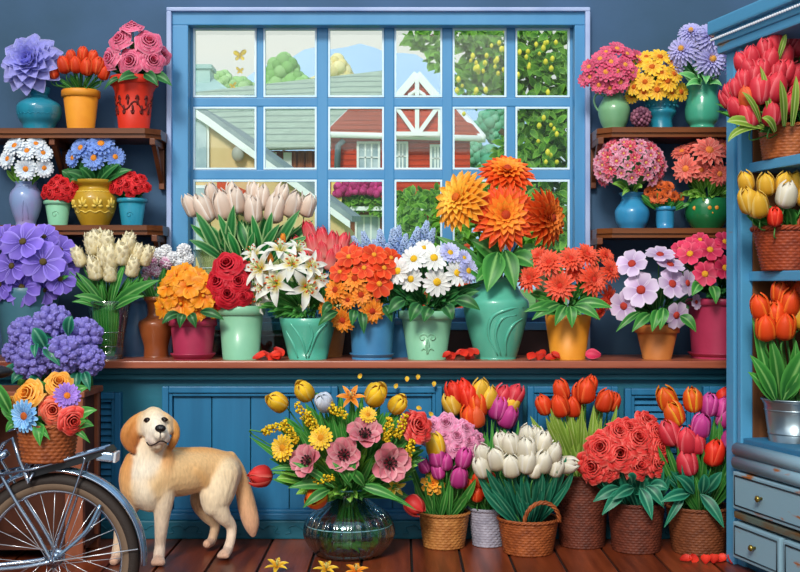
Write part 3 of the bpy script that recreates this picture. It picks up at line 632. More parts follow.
b = MB(); b.prism([P(184, 102, D2-.3), P(208, 117, D2-.3), P(350, 221, D2-.3), P(350, 228, D2-.3), P(206, 124, D2-.3), P(184, 110, D2-.3)], (0, .25, 0)); b.build('gable_board', M_white, bh)
b = MB(); b.prism([P(184, 97, D2-.15), P(210, 113, D2-.15), P(352, 216, D2-.15), P(352, 222, D2-.15), P(206, 119, D2-.15), P(184, 104, D2-.15)], (0, 7, .4)); b.build('house_roof', mat('grey_roof', '#93a2a0', .9, col2='#7d8d8c', scale=2), bh)
b = MB(); b.prism([P(199+10*math.cos(t), 132-18*math.sin(t), D2-.1) for t in [PI*i/10 for i in range(11)]]+[P(189, 176, D2-.1), P(209, 176, D2-.1)], (0, .08, 0)); o = b.build('arched_window', M_white, bh)
b = MB(); b.prism([P(199+7.5*math.cos(t), 133-14*math.sin(t), D2-.14) for t in [PI*i/10 for i in range(11)]]+[P(191.5, 173, D2-.14), P(206.5, 173, D2-.14)], (0, .05, 0)); b.build('pane', M_wglass, o)
b = MB(); b.prism([P(217, 181, D2-1), P(252, 196, D2-1), P(252, 200, D2-1), P(217, 200, D2-1)], (0, .9, .1)); b.build('awning', mat('awning_red', '#d8491c', .8), bh)
b = MB(); b.ell(P(238, 154, D2-.2), (.16, .12, .2), 10, 8); b.tube([P(243, 150, D2-.05), P(238, 147, D2-.2), P(238, 152, D2-.2)], .03, 6); b.build('wall_lamp', mat('lamp_grey', '#a9a69a', .5), bh)
b = MB(); boxp(b, 184, 208, 186, 250, D2-.25, D2-.02, D2); o = b.build('window', M_white, bh)
b = MB(); boxp(b, 187, 196, 189, 246, D2-.3, D2-.24, D2); boxp(b, 198, 206, 189, 246, D2-.3, D2-.24, D2); b.build('pane', M_wglass, o)
# lemon tree, near the window
DT = 15; lt = thing('lemon_tree', 'leafy green tree hung with yellow lemons in the right panes', 'tree', (px(545, DT), DT, 0))
b = MB(); b.tube(catmull([(px(548, DT), DT, 0), P(545, 200, DT), P(540, 120, DT), P(525, 60, DT)]), [.14]*7+[.1]*6+[.06]*6, 8)
for q in ([(543, 150), (520, 90), (480, 50)], [(541, 120), (575, 70)], [(530, 75), (470, 30), (425, 40)], [(545, 170), (500, 130)]): b.tube(catmull([P(*z, DT) for z in q]), .04, 6)
b.build('trunk', mat('lemon_bark', '#5a4a36', .9, col2='#73624a', scale=12), lt)
b = MB()
for x, y, rx, ry, n in ((545, 70, 42, 60, 560), (555, 140, 40, 50, 420), (498, 52, 34, 34, 250), (482, 82, 30, 20, 130), (520, 160, 26, 26, 160), (427, 40, 18, 14, 50), (440, 60, 10, 12, 18), (560, 215, 36, 50, 330), (468, 36, 16, 16, 60)): leafmass(b, x, y, rx, ry, DT, n, .17, .09, .7)
b.build('foliage', M_gardenleaf, lt)
M_lemon = mat('lemon_skin', '#f2dc3c', .45, bump=.15, bscale=60); lm = MB(); lm.ell((0, 0, 0), (.026, .026, .034), 10, 8, 0, None, lambda d: 1+.15*max(0, abs(d.z)-.85)*6); lme = lm.mesh('lemon', M_lemon)
for i in range(64):
    x, y = R.choice([(540, 62, 26, 30), (548, 140, 26, 26), (492, 62, 32, 30), (470, 80, 16, 14), (505, 50, 20, 20)])[:2]; x += R.gauss(0, 13); y += R.gauss(0, 14)
    inst('lemon', lme, lt, Matrix.Translation(P(x, y, DT-.72-R.random()*.15)) @ Matrix.Rotation(R.random(), 4, 'X') @ Matrix.Scale(R.uniform(.8, 1.15), 4))
gs = tag(MB().ell(P(420, 240, 22), (.01, .01, .01)).build('garden_shrub', M_gardenleaf, None, (px(430, 22), 22, 0)), 'leafy green shrub in front of the red house', 'shrub')
b = MB(); leafmass(b, 430, 230, 32, 42, 22, 520, .2, .11, .9); leafmass(b, 400, 255, 25, 20, 22, 160, .2, .11, .9); b.tube([(px(430, 22), 22, 0), P(430, 250, 22)], .05, 6)
gs.data = b.mesh('garden_shrub', M_gardenleaf, WM[gs.name].translation)
gs = thing('garden_shrub', 'dense dark green shrub below the lemon tree', 'shrub', (px(500, 24), 24, 0)); b = MB(); leafmass(b, 495, 215, 60, 45, 24, 620, .24, .13, .9); b.build('foliage', M_gardenleaf, gs); b = MB(); b.tube([(px(500, 24), 24, 0), P(500, 230, 24)], .06, 6); b.build('trunk', mat('bark', '#5c4630'), gs)
for x, y, s_, a_, lb in ((240, 56, .034, .3, 'large yellow butterfly with dark wing tips in the top left pane'), (240, 71, .02, -.4, 'small yellow butterfly just below the large one'), (233, 86, .018, .9, 'tiny orange yellow butterfly lowest in the top left pane')):
    t = thing('butterfly', lb, 'butterfly', P(x, y, 8.2)); b = MB(); b.tube([P(x, y, 8.2)+Vector((0, 0, -s_*.6)), P(x, y, 8.2), P(x, y, 8.2)+Vector((0, 0, s_*.6))], [s_*.05, s_*.09, s_*.06], 6); b.build('body', mat('butterfly_body', '#4a3410', .8), t)
    for sg in (-1, 1):
        b = MB(); o_ = P(x, y, 8.2); b.leaf(o_, o_+Vector((sg*s_*1.3, -.01, s_*(.9+a_*sg*.5))), (0, 0, s_*.2), s_*1.0, 'round', (0, -1, .1), .1); b.leaf(o_, o_+Vector((sg*s_*.75, -.01, -s_*.9)), (sg*s_*.2, 0, 0), s_*.75, 'round', (0, -1, .1), .1)
        b.build('wing', pmat('butterfly_wing', '#f4c41c', '#f6d43c', '#8a5a10'), t)
# ================================================================ FURNITURE
M_teal = mat('cabinet_teal', '#145a6e', .5, col2='#1a6c80', scale=3, amt=.3, stretch=(.4, 1, 2), bump=.08, bscale=40)
M_door = mat('cabinet_blue', '#2577a4', .45, col2='#1b638c', scale=4, stretch=(3, 1, .3), amt=.35, bump=.06, bscale=40)
M_top = mat('counter_wood', '#8d4632', .3, col2='#b5684a', scale=6, stretch=(.25, 3, 3), amt=.5)
ct = tag(MB().box(-2.98, 2.48, CNT, 6.615, .88, .917, .006).build('worktop', M_top, None, (-.2, 6.3, .88)), 'long reddish brown wooden counter top holding the flower pots under the window', 'counter')
cb = thing('base_cabinet', 'teal painted panelled cupboard running below the wooden counter', 'cabinet', (-.2, 6.3, 0))
b = MB(); b.box(-2.98, 2.48, CABD+.02, 6.6, .0, .879); b.build('body', M_teal, cb)
dd = CABD
b = MB(); b.box(-2.98, 2.48, CABD-.05, CABD+.02, .845, .879, .008); b.box(-2.98, 2.48, CABD-.025, CABD+.02, .815, .845, .006); b.build('top_rail', M_teal, cb)
b = MB(); b.box(-2.98, 2.48, CABD-.035, CABD+.02, 0, .095, .008)
for k in range(16):
    x = -1.5+k*.2
    for sg in (-1, 1): b.tube(catmull([(x, CABD-.036, .05), (x+sg*.03, CABD-.036, .072), (x+sg*.07, CABD-.036, .06), (x+sg*.06, CABD-.036, .035), (x+sg*.085, CABD-.036, .03)]), .004, 5)
b.build('plinth', M_teal, cb)
def cdoor(x0, x1, y0=386, y1=519, style='plank'):
    b = MB(); g = 0; f = 6.5
    for r_ in ((x0, x0+f, y0, y1), (x1-f, x1, y0, y1), (x0+f, x1-f, y0, y0+f), (x0+f, x1-f, y1-f, y1)): boxp(b, *r_, dd-.03, dd+.02, dd, .005)
    x2, x3, y2, y3 = x0+f, x1-f, y0+f, y1-f; f2 = 3.4
    for r_ in ((x2, x2+f2, y2, y3), (x3-f2, x3, y2, y3), (x2+f2, x3-f2, y2, y2+f2), (x2+f2, x3-f2, y3-f2, y3)): boxp(b, *r_, dd-.018, dd+.02, dd, .004)
    o = b.build('door', M_door, cb); b = MB(); x2 += f2; x3 -= f2; y2 += f2; y3 -= f2
    if style == 'plank':
        n = max(2, round((x3-x2)/38))
        for i in range(n): boxp(b, x2+(x3-x2)*i/n+.5, x2+(x3-x2)*(i+1)/n-.5, y2, y3, dd+.004, dd+.022, dd, .003)
    else:
        n = 16
        for i in range(n):
            ya = y2+(y3-y2)*i/n; M = Matrix.Translation((0, dd+.008, pz(ya+4, dd))) @ Matrix.Rotation(-.6, 4, 'X'); b.box(px(x2, dd), px(x3, dd), -.004, .004, -.016, .016, 0, 0, M)
    b.build('door_panel', M_door, o)
cdoor(58, 122, 392, 519, 'slat'); cdoor(163, 338); cdoor(343, 442); cdoor(448, 522); cdoor(527, 617); cdoor(624, 696, 388, 519, 'slat'); cdoor(702, 780)
# wall shelves with diagonal brackets
M_shelf = mat('shelf_wood', '#532b13', .35, col2='#7a4420', scale=5, stretch=(.3, 2, 3), amt=.5); M_shelf_dark = mat('bracket_wood', '#5a2d16', .5, col2='#743e20', scale=8)
def shelf(x0, x1, y, lab, brx, chL=False, chR=False, fr=6.30):
    z = pz(y, fr); t = thing('wall_shelf', lab, 'shelf', (px((x0+x1)/2, fr), fr, z)); th = .05; X0, X1 = px(x0, fr), px(x1, fr); c = .07
    poly = [(X0+(c if chL else 0), fr), (X1-(c if chR else 0), fr), (X1, fr+(c if chR else 0)), (X1, 6.615), (X0, 6.615), (X0, fr+(c if chL else 0))]
    b = MB(); b.prism([(p, q, z-th*.55) for p, q in poly], (0, 0, th*.55)); b.prism([(p*1+(0), q+.014, z-th) for p, q in poly], (0, 0, th*.45)); b.build('shelf_board', M_shelf, t)
    for xb in brx:
        b = MB(); X = px(xb, fr); 
        b.box(X-.015, X+.015, fr+.03, 6.615, z-th-.035, z-th, .004); b.box(X-.015, X+.015, 6.575, 6.615, z-.30, z-th, .004)
        b.prism([(X-.012, fr+.05, z-th-.02), (X-.012, fr+.10, z-th-.02), (X-.012, 6.60, z-.24), (X-.012, 6.60, z-.29)], (.024, 0, 0)); b.build('bracket', M_shelf_dark, t)
    return z
ZL1 = shelf(-30, 158, 128, 'upper brown wooden wall shelf to the left of the window', (50, 151), False, True)
ZL2 = shelf(-30, 160, 225, 'lower brown wooden wall shelf to the left of the window', (50, 153), False, True)
ZR1 = shelf(599, 790, 127, 'upper brown wooden wall shelf to the right of the window', (602, 716), True)
ZR2 = shelf(599, 790, 228, 'lower brown wooden wall shelf to the right of the window', (601, 716), True)
# right-hand hutch, its open front turned towards the room
def worn(name, col, rust, p=(.60, .66), scale=5, st=(1, 1, 3)):
    m = mat(name, col, .45, col2=rust, scale=scale, stretch=st, bump=.1, bscale=30)
    for n in m.node_tree.nodes:
        if n.type == 'VALTORGB': n.color_ramp.elements[0].position, n.color_ramp.elements[1].position = p
    return m
M_hut = worn('hutch_blue', '#4c94bc', '#8a7860', (.68, .74)); M_hutd = mat('hutch_blue_deep', '#2a6f94', .5); M_drw = worn('drawer_paint', '#86a9b9', '#a4622c', (.62, .68), 4, (1.2, 1.2, 5)); M_back = mat('hutch_back', '#5a3418', .7, col2='#7a4a26', scale=6, stretch=(2, 2, .4))
TH = math.atan2(-.97, .243); hx = 1.59
hu = thing('hutch', 'tall blue painted hutch with open shelves above worn drawers', 'hutch', (hx, 5.5, 0), None, TH); HM = WM[hu.name]
def hb(name, boxes, m, par=None, bev=.006):
    b = MB()
    for q in boxes: b.box(*q, bev)
    return b.local(name, m, par or hu)
W_, D_ = .95, .42; SZ1, SZ2, BZ = 1.859, 1.362, .60
hb('stile', [(-.15, -.02, 0, .04, 0, 2.42), (-.15, -.08, -.022, 0, 0, 2.40), (-.035, 0, -.03, .03, .5, 2.40)], M_hut)
hb('side_panel', [(-.15, -.125, .04, D_, 0, 2.42), (W_, W_+.05, 0, D_, 0, 2.42)], M_hutd)
hb('inner_lining', [(-.02, 0, .03, D_, .5, 2.42)], M_back)
hb('back_panel', [(-.15, W_+.05, D_, D_+.02, 0, 2.42)], M_back)
hb('shelf_board', [(0, W_, .01, D_, SZ1-.045, SZ1)], M_hut); hb('shelf_board', [(0, W_, .01, D_, SZ2-.045, SZ2)], M_hut)
hb('carcass', [(-.02, W_+.05, .01, D_, 0, BZ-.001), (0, W_, -.02, .05, BZ-.04, BZ)], M_hutd)
hb('cornice', [(-.17, W_+.1, -.06, D_+.02, 2.385, 2.43), (-.19, W_+.12, -.10, D_+.02, 2.475, 2.54), (-.18, W_+.11, -.07, D_+.02, 2.425, 2.48)], M_hut, None, .01)
b = MB()
for i in range(70): b.ell((-.175+i*.019, -.085, 2.452), .0068, 7, 5)
b.local('bead_moulding', mat('bead_white', '#d8dde4', .4), hu)
b = MB()
for z, r_ in ((.545, .032), (.485, .034)): b.tube([(-.03, -.03, z), (W_+.05, -.03, z)], r_, 12)
b.local('waist_moulding', M_drw, hu)
M_knob = mat('brass_knob', '#8a7a3c', .3, .8)
def drawer(x0, x1, z0, z1, knobs, m=M_drw):
    y = -.055; dr = hb('drawer', [(x0, x1, y, .02, z0, z1)], m); g = .018
    b = MB(); q = [(x0+g, z0+g), (x1-g, z0+g), (x1-g, z1-g), (x0+g, z1-g), (x0+g, z0+g)]
    for (a0_, c0_), (a1_, c1_) in zip(q, q[1:]): b.tube([(a0_, y-.001, c0_), (a1_, y-.001, c1_)], .0035, 5)
    b.local('drawer_bead', mat('bead_dark', '#22333c', .6), dr)
    for k in knobs:
        b = MB(); b.lathe([(.0, 0), (.007, 0), (.006, .012), (.014, .018), (.015, .026), (.008, .032), (0, .033)], (0, 0, 0), 14); M = Matrix.Translation((k, y, (z0+z1)/2)) @ Matrix.Rotation(PI/2, 4, 'X')
        b.v = [M @ v for v in b.v]; b.local('knob', M_knob, dr)
drawer(-.03, .98, .275, .445, (.22, .73)); drawer(-.03, .36, .05, .215, (.165,)); drawer(.39, .98, .05, .215, (.68,))
b = MB(); b.box(-.04, 1.0, -.045, .03, .228, .262, .008); b.local('drawer_rail', worn('rail_worn', '#5c6a62', '#6a4c2a', (.45, .6)), hu)
# wooden crate stand behind the bicycle
cs = thing('wooden_crate_stand', 'reddish brown wooden crate stand behind the bicycle wheel', 'crate', (px(20, 5.8), 5.8, 0)); M_crate = mat('crate_wood', '#7c3f26', .6, col2='#9a5638', scale=7, stretch=(3, 3, .4), amt=.4)
cx0, cx1, cy0, cy1, cz = -2.12, px(84, 5.66), 5.64, 5.98, .80
for x in (cx0, cx1-.085):
    for y in (cy0, cy1-.05): b = MB(); b.box(x, x+.085, y, y+.05, 0, cz-.03, .006); b.build('post', M_crate, cs)
b = MB(); b.box(cx0-.01, cx1+.01, cy0-.01, cy1+.01, cz-.03, cz, .006); b.build('stand_top', M_crate, cs)
b = MB(); b.box(cx0, cx1, cy1-.02, cy1, .05, cz-.03); b.box(cx0, cx0+.02, cy0+.05, cy1, .05, cz-.03); b.box(cx1-.04, cx1-.02, cy0+.05, cy1, .05, cz-.03); b.box(cx0, cx1, cy0+.02, cy1, .05, .07); b.build('panel', mat('crate_inside', '#4c2416', .8, col2='#5c2f1c', scale=8), cs)
# ================================================================ POTS, VASES AND FLOWERS
M_terra = mat('terracotta', '#c87a3a', .6, col2='#b4662c', scale=10, amt=.3, bump=.05); M_yellowpot = mat('ochre_pot', '#e89a2c', .5, col2='#d88422', scale=9, amt=.3); M_redpot = mat('red_pot', '#d8321c', .5, col2='#c0280f', scale=8, amt=.3); M_scroll = mat('dark_scroll', '#5a0f08', .6)
M_tealg = mat('teal_glaze', '#2b8fa6', .28, col2='#1f7690', scale=9, amt=.3, coat=.3); M_mint = mat('mint_glaze', '#8fc9a4', .35, col2='#7cb896', scale=6, amt=.2, coat=.2); M_mint2 = mat('sea_glaze', '#5fb89e', .3, col2='#48a48c', scale=5, amt=.3, coat=.3); M_bluepot = mat('blue_pot', '#4a8dbb', .35, col2='#3f7caa', scale=6, amt=.3)
M_magpot = mat('magenta_pot', '#b83a5c', .4, col2='#a02c4c', scale=6, amt=.3); M_lilac = mat('lilac_glaze', '#7fa3cc', .3, col2='#a48cc0', scale=5, amt=.4, coat=.3); M_gold = mat('gold_urn', '#c9a02c', .35, col2='#a97f1c', scale=9, amt=.3, coat=.2); M_goldr = mat('gold_relief', '#e0bf52', .35)
M_greeng = mat('green_glaze', '#4fae8c', .22, col2='#3a967a', scale=5, amt=.3, coat=.4); M_pitch = mat('sage_glaze', '#7fb283', .3, col2='#6aa074', scale=5, amt=.3, coat=.3); M_bluev = mat('azure_glaze', '#3a94c0', .3, col2='#2c7fb0', scale=7, amt=.3, coat=.3); M_dkgreen = mat('bottle_green', '#1f7a45', .25, col2='#176638', scale=6, amt=.3, coat=.4)
M_greyteal = mat('grey_teal_glaze', '#4a7a88', .4, col2='#3d6a7a', scale=4, amt=.3); M_greyblue = mat('grey_blue_jug', '#4d7096', .4, col2='#416287', scale=4, amt=.3); M_copper = mat('copper_brown', '#9a542c', .35, col2='#7c3d1e', scale=5, amt=.3, coat=.2)
M_glass = glass('clear_glass', '#eef6f3', .10); M_glassg = glass('rib_glass', '#d6eef2', .15)
M_water = glass('water', '#eaf6f0', .04)
DS = 6.43
def pot_rim(b, q, c, hh, out): 
    r, z = q[-1]; b.lathe([(r-.004, z-hh), (r+out, z-hh+.003), (r+out, z-.003), (r+out-.004, z+.002), (r-.002, z+.002)], (c.x, c.y, 0), 40)
def pot(par, m, cx, d, zb, prof, rim=None, soil=.12, saucer=None, **k):
    o, mouth, mr, q = vessel('pot', m, cx, d, zb, prof, par, soil=soil, **k)
    if rim: b = MB(); pot_rim(b, q, mouth, rim*d/F, .006); b.build('pot_rim', m, par)
    if saucer: b = MB(); s_ = saucer*d/F; b.lathe([(.001, zb), (s_*.85, zb), (s_, zb+.025), (s_+.004, zb+.03), (s_-.006, zb+.03), (s_*.86, zb+.012)], (mouth.x, mouth.y, 0), 40); b.build('saucer', m, par)
    return o, mouth, mr, q
def base(cx, d, z): return (px(cx, d), d, z)
# ---- upper left shelf
v, m, r, q = vessel('vase', M_tealg, 39, DS, ZL1, [(11, 88), (10, 93), (9, 97), (20, 104), (22, 111), (20, 119), (16, 125), (15, 131)], None, 'round teal glazed vase on the upper left shelf', 'vase', True)
b = MB(); scroll(b, q, m, [[(-1.2+.12*i, .72+.03*(i % 2)) for i in range(21)], [(-1.3+.12*i, .35+.03*(i % 2)) for i in range(22)]], .002); b.build('relief', M_tealg, v)
bouquet([(30, 62, 32)], 'dahlia_point', 'lavender', m, r, DS-.02, (30, 62, 32, 30), .06, None, 'dahlia', 'big lavender blue dahlia with pointed petals in the round teal vase', 'flower', leaves=4, lw=.05, lmat='dark', axis=(-.1, -1, .25), llen=.6, lshape='leaf')
t = thing('potted_tulip', 'red tulips in a plain orange clay pot on the upper left shelf', 'potted plant', base(81, DS, ZL1))
_, m, r, q = pot(t, M_yellowpot, 81, DS, ZL1, [(18, 91), (13, 131)], 7)
bouquet([(53, 72, 15), (64, 65, 18), (76, 65, 17), (83, 54, 15), (87, 67, 18), (98, 66, 18), (104, 73, 15), (93, 57, 14), (71, 57, 14), (47, 73, 13)], 'tulip', 'orange_red', m, r*.8, DS-.02, (78, 72, 32, 24), .08, t, axis='up')
foliage(t, 81, 80, 30, 14, DS-.02, 22, .022, 'mid', .08, m-Vector((0, 0, .02)), (.7, 1), shape='blade')
t = thing('potted_rose', 'pink roses in a red clay pot with dark scrolls on the upper left shelf', 'potted plant', base(134, DS, ZL1))
_, m, r, q = pot(t, M_redpot, 134, DS, ZL1, [(23, 78), (22, 86), (19, 92), (15, 131)], 8)
b = MB(); scroll(b, q, m, [[(th, .44+.07*math.sin(6*th)) for th in [-1.5+.1*k for k in range(31)]]], .005)
for k in range(12):
    a = -1.44+.262*k; sg = 1 if k % 2 else -1; scroll(b, q, m, [[(a-.1, .45+.10*sg), (a, .46+.16*sg), (a+.1, .45+.10*sg)], [(a, .45), (a+.02, .45+.12*sg)]], .007)
b.build('scroll_relief', M_scroll, t)
bouquet([(130, 61, 14), (149, 41, 14), (119, 39, 13), (153, 60, 13), (109, 58, 12), (132, 26, 12, 'rose', 'pink_rose', {'ax': (0, -.5, 1)}), (163, 55, 10, 'rose', 'pink_rose', {'b': .08})], 'rose', 'pink_rose', m, r*.6, DS-.05, (135, 52, 34, 34), .08, t)
foliage(t, 136, 62, 32, 22, DS-.02, 26, .05, 'dark', .07, m); leafpx(t, [(140, 76, DS-.1, 118, 82, DS-.16), (144, 74, DS-.1, 158, 86, DS-.14), (150, 74, DS-.06, 172, 86, DS-.1), (122, 78, DS-.1, 104, 90, DS-.12, .03)], 'dark', .06)
# ---- lower left shelf
v, m, r, q = vessel('vase', M_lilac, 26, DS, ZL2, [(11, 182), (10, 186), (15, 193), (16, 202), (13, 214), (10, 222), (10, 229)], None, 'tapered blue and lilac vase with leaf relief on lower left shelf', 'vase', True)
b = MB(); scroll(b, q, m, [[(.0, .1), (.1, .5), (.5, .8)], [(.5, .15), (.3, .45), (-.1, .75)], [(-.5, .85), (0, .9), (.5, .83)]], .004); b.build('relief', M_lilac, v)
bouquet([(15, 146, 12), (27, 151, 11), (36, 144, 10), (8, 159, 11), (26, 169, 12), (43, 153, 10), (44, 168, 10)], 'daisy2', 'white_blue', m, r*.6, DS-.05, (26, 157, 26, 22), .07, None, 'daisy', 'pale blue white daisy in the lilac blue vase', group='pale daisies in the lilac vase', leaves=1, lw=.045, lmat='bright', lshape='leaf', llen=.55)
t = thing('potted_carnation', 'small scarlet carnations in a pale mint pot on the lower left shelf', 'potted plant', base(58, DS, ZL2))
_, m, r, q = pot(t, M_mint, 58, DS, ZL2, [(13, 201), (9, 229)], 4)
b = MB(); scroll(b, q, m, [spiral(0, .45, .35, flip=1, k=.4)], .003); b.build('relief', M_mint, t)
bouquet([(52, 183, 6), (57, 190, 6), (63, 182, 6), (67, 188, 6), (49, 193, 6), (57, 178, 5), (62, 194, 6), (72, 193, 5), (45, 189, 5), (53, 196, 5), (68, 197, 5), (75, 186, 5), (43, 195, 4)], 'small_rose', 'scarlet', m, r*.7, DS-.04, (59, 188, 19, 14), .05, t, sr=.002)
foliage(t, 59, 194, 15, 9, DS-.02, 16, .02, 'dark', .05, m)
v, m, r, q = vessel('urn', M_gold, 95, DS, ZL2, [(23, 181), (22, 184), (17, 188), (20, 194), (22, 201), (19, 213), (14, 224), (13, 229)], None, 'ochre yellow urn with leaf relief on the lower left shelf', 'urn', True)
b = MB(); scroll(b, q, m, [[(-1.5+.1*k, .74+.012*(k % 2)) for k in range(31)], [(-1.5+.1*k, .30+.02*math.cos(PI*k/2.5)) for k in range(31)]], .004)
for a0 in (-1.05, -.35, .35, 1.05):
    for k in range(5):
        an = PI*k/4; scroll(b, q, m, [[(a0+.04*math.cos(an), .42+.02*math.sin(an)), (a0+.16*math.cos(an), .42+.10*math.sin(an)), (a0+.26*math.cos(an), .42+.20*math.sin(an))]], .009)
b.build('relief', M_goldr, v)
bouquet([(81, 148, 12), (101, 144, 14), (94, 158, 13), (115, 157, 11), (73, 158, 10)], 'daisy2', 'blue_daisy', m, r*.5, DS-.03, (95, 152, 28, 18), .07, None, 'daisy', 'sky blue daisy with orange eye in the yellow urn', group='blue daisies in the yellow urn', leaves=3, lw=.06, lmat='dark', lshape='leaf', llen=.7)
leafurn = thing('leafy_spray', 'broad dark green leaves spreading over the yellow urn rim', 'leaves', m); leafpx(leafurn, [(92, 184, DS-.05, 66, 172, DS-.1), (97, 184, DS-.05, 120, 164, DS-.1), (95, 184, DS-.05, 80, 168, DS-.12), (100, 184, DS-.05, 132, 170, DS-.08), (92, 184, DS-.05, 70, 180, DS-.1, .04)], 'dark', .06)
t = thing('potted_carnation', 'small scarlet carnations in a teal pot at the lower left shelf end', 'potted plant', base(132, DS, ZL2))
_, m, r, q = pot(t, M_tealg, 132, DS, ZL2, [(14, 199), (10, 229)], 4)
b = MB(); scroll(b, q, m, [spiral(0, .4, .3, flip=1, k=.4)], .003); b.build('relief', M_tealg, t)
bouquet([(112, 187, 6), (119, 181, 6), (127, 185, 6), (130, 175, 6), (137, 180, 6), (142, 178, 5), (147, 187, 5), (136, 188, 6), (123, 175, 5), (142, 187, 5), (115, 178, 5), (118, 190, 5), (130, 193, 5)], 'small_rose', 'scarlet', m, r*.7, DS-.04, (130, 184, 20, 12), .05, t, sr=.002)
foliage(t, 130, 193, 18, 8, DS-.02, 18, .02, 'dark', .05, m)
# ---- counter, back row
DF, DB, ZC = 6.22, 6.44, .9172
def ctop(cx, d): return base(cx, d, ZC)
v, m, r, q = vessel('glass_jar', M_glass, 251, 6.47, ZC, [(58, 250), (53, 262), (46, 290), (46, 330), (44, 355)], None, 'tall clear glass jar of white tulips behind the lilies', 'jar', True, .004)
b = MB()
for z_ in (268, 282, 296): rr = radius_at(q, pz(z_, 6.47)); b.lathe([(rr, pz(z_, 6.47)-.002), (rr+.003, pz(z_, 6.47)), (rr, pz(z_, 6.47)+.002)], (m.x, m.y, 0), 40)
b.build('glass_ring', mat('glass_ring', '#cfe4e4', .2), v)
v.matrix_basis = v.matrix_basis @ Matrix.Diagonal((1, .42, 1, 1))
bl = {'b': .06}
bouquet([(191, 206, 24), (204, 209, 30), (212, 194, 22, 'tulip_slim', 'blush', bl), (223, 206, 31), (236, 201, 28), (246, 205, 24, 'tulip_slim', 'blush', bl), (253, 210, 28), (262, 198, 26, 'tulip_slim', 'blush', bl), (275, 209, 30), (281, 196, 25, 'tulip_slim', 'blush', bl), (293, 205, 28), (308, 206, 24), (253, 193, 22, 'tulip_slim', 'blush', bl), (232, 192, 20, 'tulip_slim', 'blush', bl)], 'tulip_slim', 'blush', m, r*.85, 6.46, (251, 215, 66, 30), .08, None, 'tulip', 'creamy white tulip in the tall glass jar', group='white tulips in the glass jar', leaves=2, lw=.055, lmat='stripe', axis='up', bottom=(m.x, m.y, ZC+.02), llen=.72)
jt = thing('leafy_spray', 'striped dark green tulip leaves fanning out of the glass jar', 'leaves', m); leafpx(jt, [(222, 262, 6.38, 196, 212, 6.36, .06), (225, 262, 6.38, 189, 240, 6.34, .05), (228, 262, 6.36, 234, 205, 6.33, .06), (262, 262, 6.37, 252, 215, 6.33, .05), (270, 262, 6.36, 300, 210, 6.34, .06), (272, 262, 6.36, 309, 236, 6.34, .05), (240, 262, 6.35, 228, 232, 6.31, .05), (258, 262, 6.35, 280, 224, 6.31, .05), (248, 266, 6.34, 254, 232, 6.3, .05), (236, 258, 6.36, 218, 214, 6.33, .05), (264, 258, 6.36, 272, 212, 6.33, .05)], 'stripe', .05, shape='blade')
t = thing('potted_tulip', 'coral red tulips rising behind the white lilies', 'potted plant', ctop(325, DB))
_, m, r, q = pot(t, M_terra, 325, DB, ZC, [(22, 320), (17, 356)], 6)
bouquet([(298, 247, 22), (309, 232, 23), (313, 244, 23), (322, 238, 22), (323, 250, 20), (333, 242, 22), (343, 243, 22), (319, 257, 20), (331, 260, 23), (345, 254, 20), (352, 250, 18), (306, 258, 20), (337, 252, 19)], 'tulip_bud', 'pink_tulip', m, r, DB-.02, (325, 260, 30, 36), .08, t, axis='up')
foliage(t, 325, 275, 28, 25, DB-.02, 18, .03, 'mid', .06, m, (.5, .9), shape='blade')
t = thing('potted_hyacinth', 'pale blue hyacinth spikes behind the white daisies and red gerberas', 'potted plant', ctop(398, DB))
_, m, r, q = pot(t, M_bluepot, 398, DB, ZC, [(24, 318), (18, 356)], 6)
bouquet([(357, 246, 9), (366, 243, 10), (376, 250, 9), (381, 243, 11), (393, 242, 11), (404, 246, 10), (415, 240, 11), (424, 234, 11), (430, 240, 10), (409, 254, 9), (388, 255, 9), (372, 256, 8), (398, 236, 9), (421, 252, 9)], 'spike', 'blue_spike', m, r, DB-.02, (394, 262, 44, 36), .06, t, axis='up')
foliage(t, 396, 275, 40, 22, DB-.01, 22, .03, 'mid', .05, m, (.5, .9))
v, m, r, q = vessel('jug', M_greyblue, 136, 6.47, ZC, [(11, 300), (10, 306), (14, 318), (16, 334), (14, 348), (12, 356)], None, 'grey blue jug standing between the glass vase and copper jar', 'jug', True)
b = MB(); b.tube(catmull([P(127, 306, 6.46), P(119, 308, 6.45), P(115, 318, 6.45), P(119, 328, 6.45), P(123, 331, 6.46)]), .006, 8); b.build('handle', M_greyblue, v)
v, m, r, q = vessel('copper_jar', M_copper, 156, 6.34, ZC, [(12, 297), (12, 300), (9, 304), (9, 316), (17, 322), (16, 332), (12, 346), (12, 358)], None, 'waisted copper brown jar left of the magenta pot', 'jar', True)
bouquet([(152, 262, 7), (160, 254, 7, 'ball', 'white_small'), (166, 263, 7), (173, 258, 7, 'ball', 'white_small'), (180, 264, 6, 'ball', 'white_small'), (184, 251, 8, 'ball', 'white_small'), (189, 259, 6, 'ball', 'white_small'), (149, 270, 7), (157, 272, 6), (152, 290, 6), (146, 278, 6), (166, 250, 6, 'ball', 'white_small')], 'ball', 'pinkwhite', m, r*.6, 6.36, (166, 268, 26, 24), .05, None, 'stock_flower', 'pink and white flower cluster in the copper jar', group='pink and white clusters in the copper jar', leaves=1, lw=.03, lmat='mid')
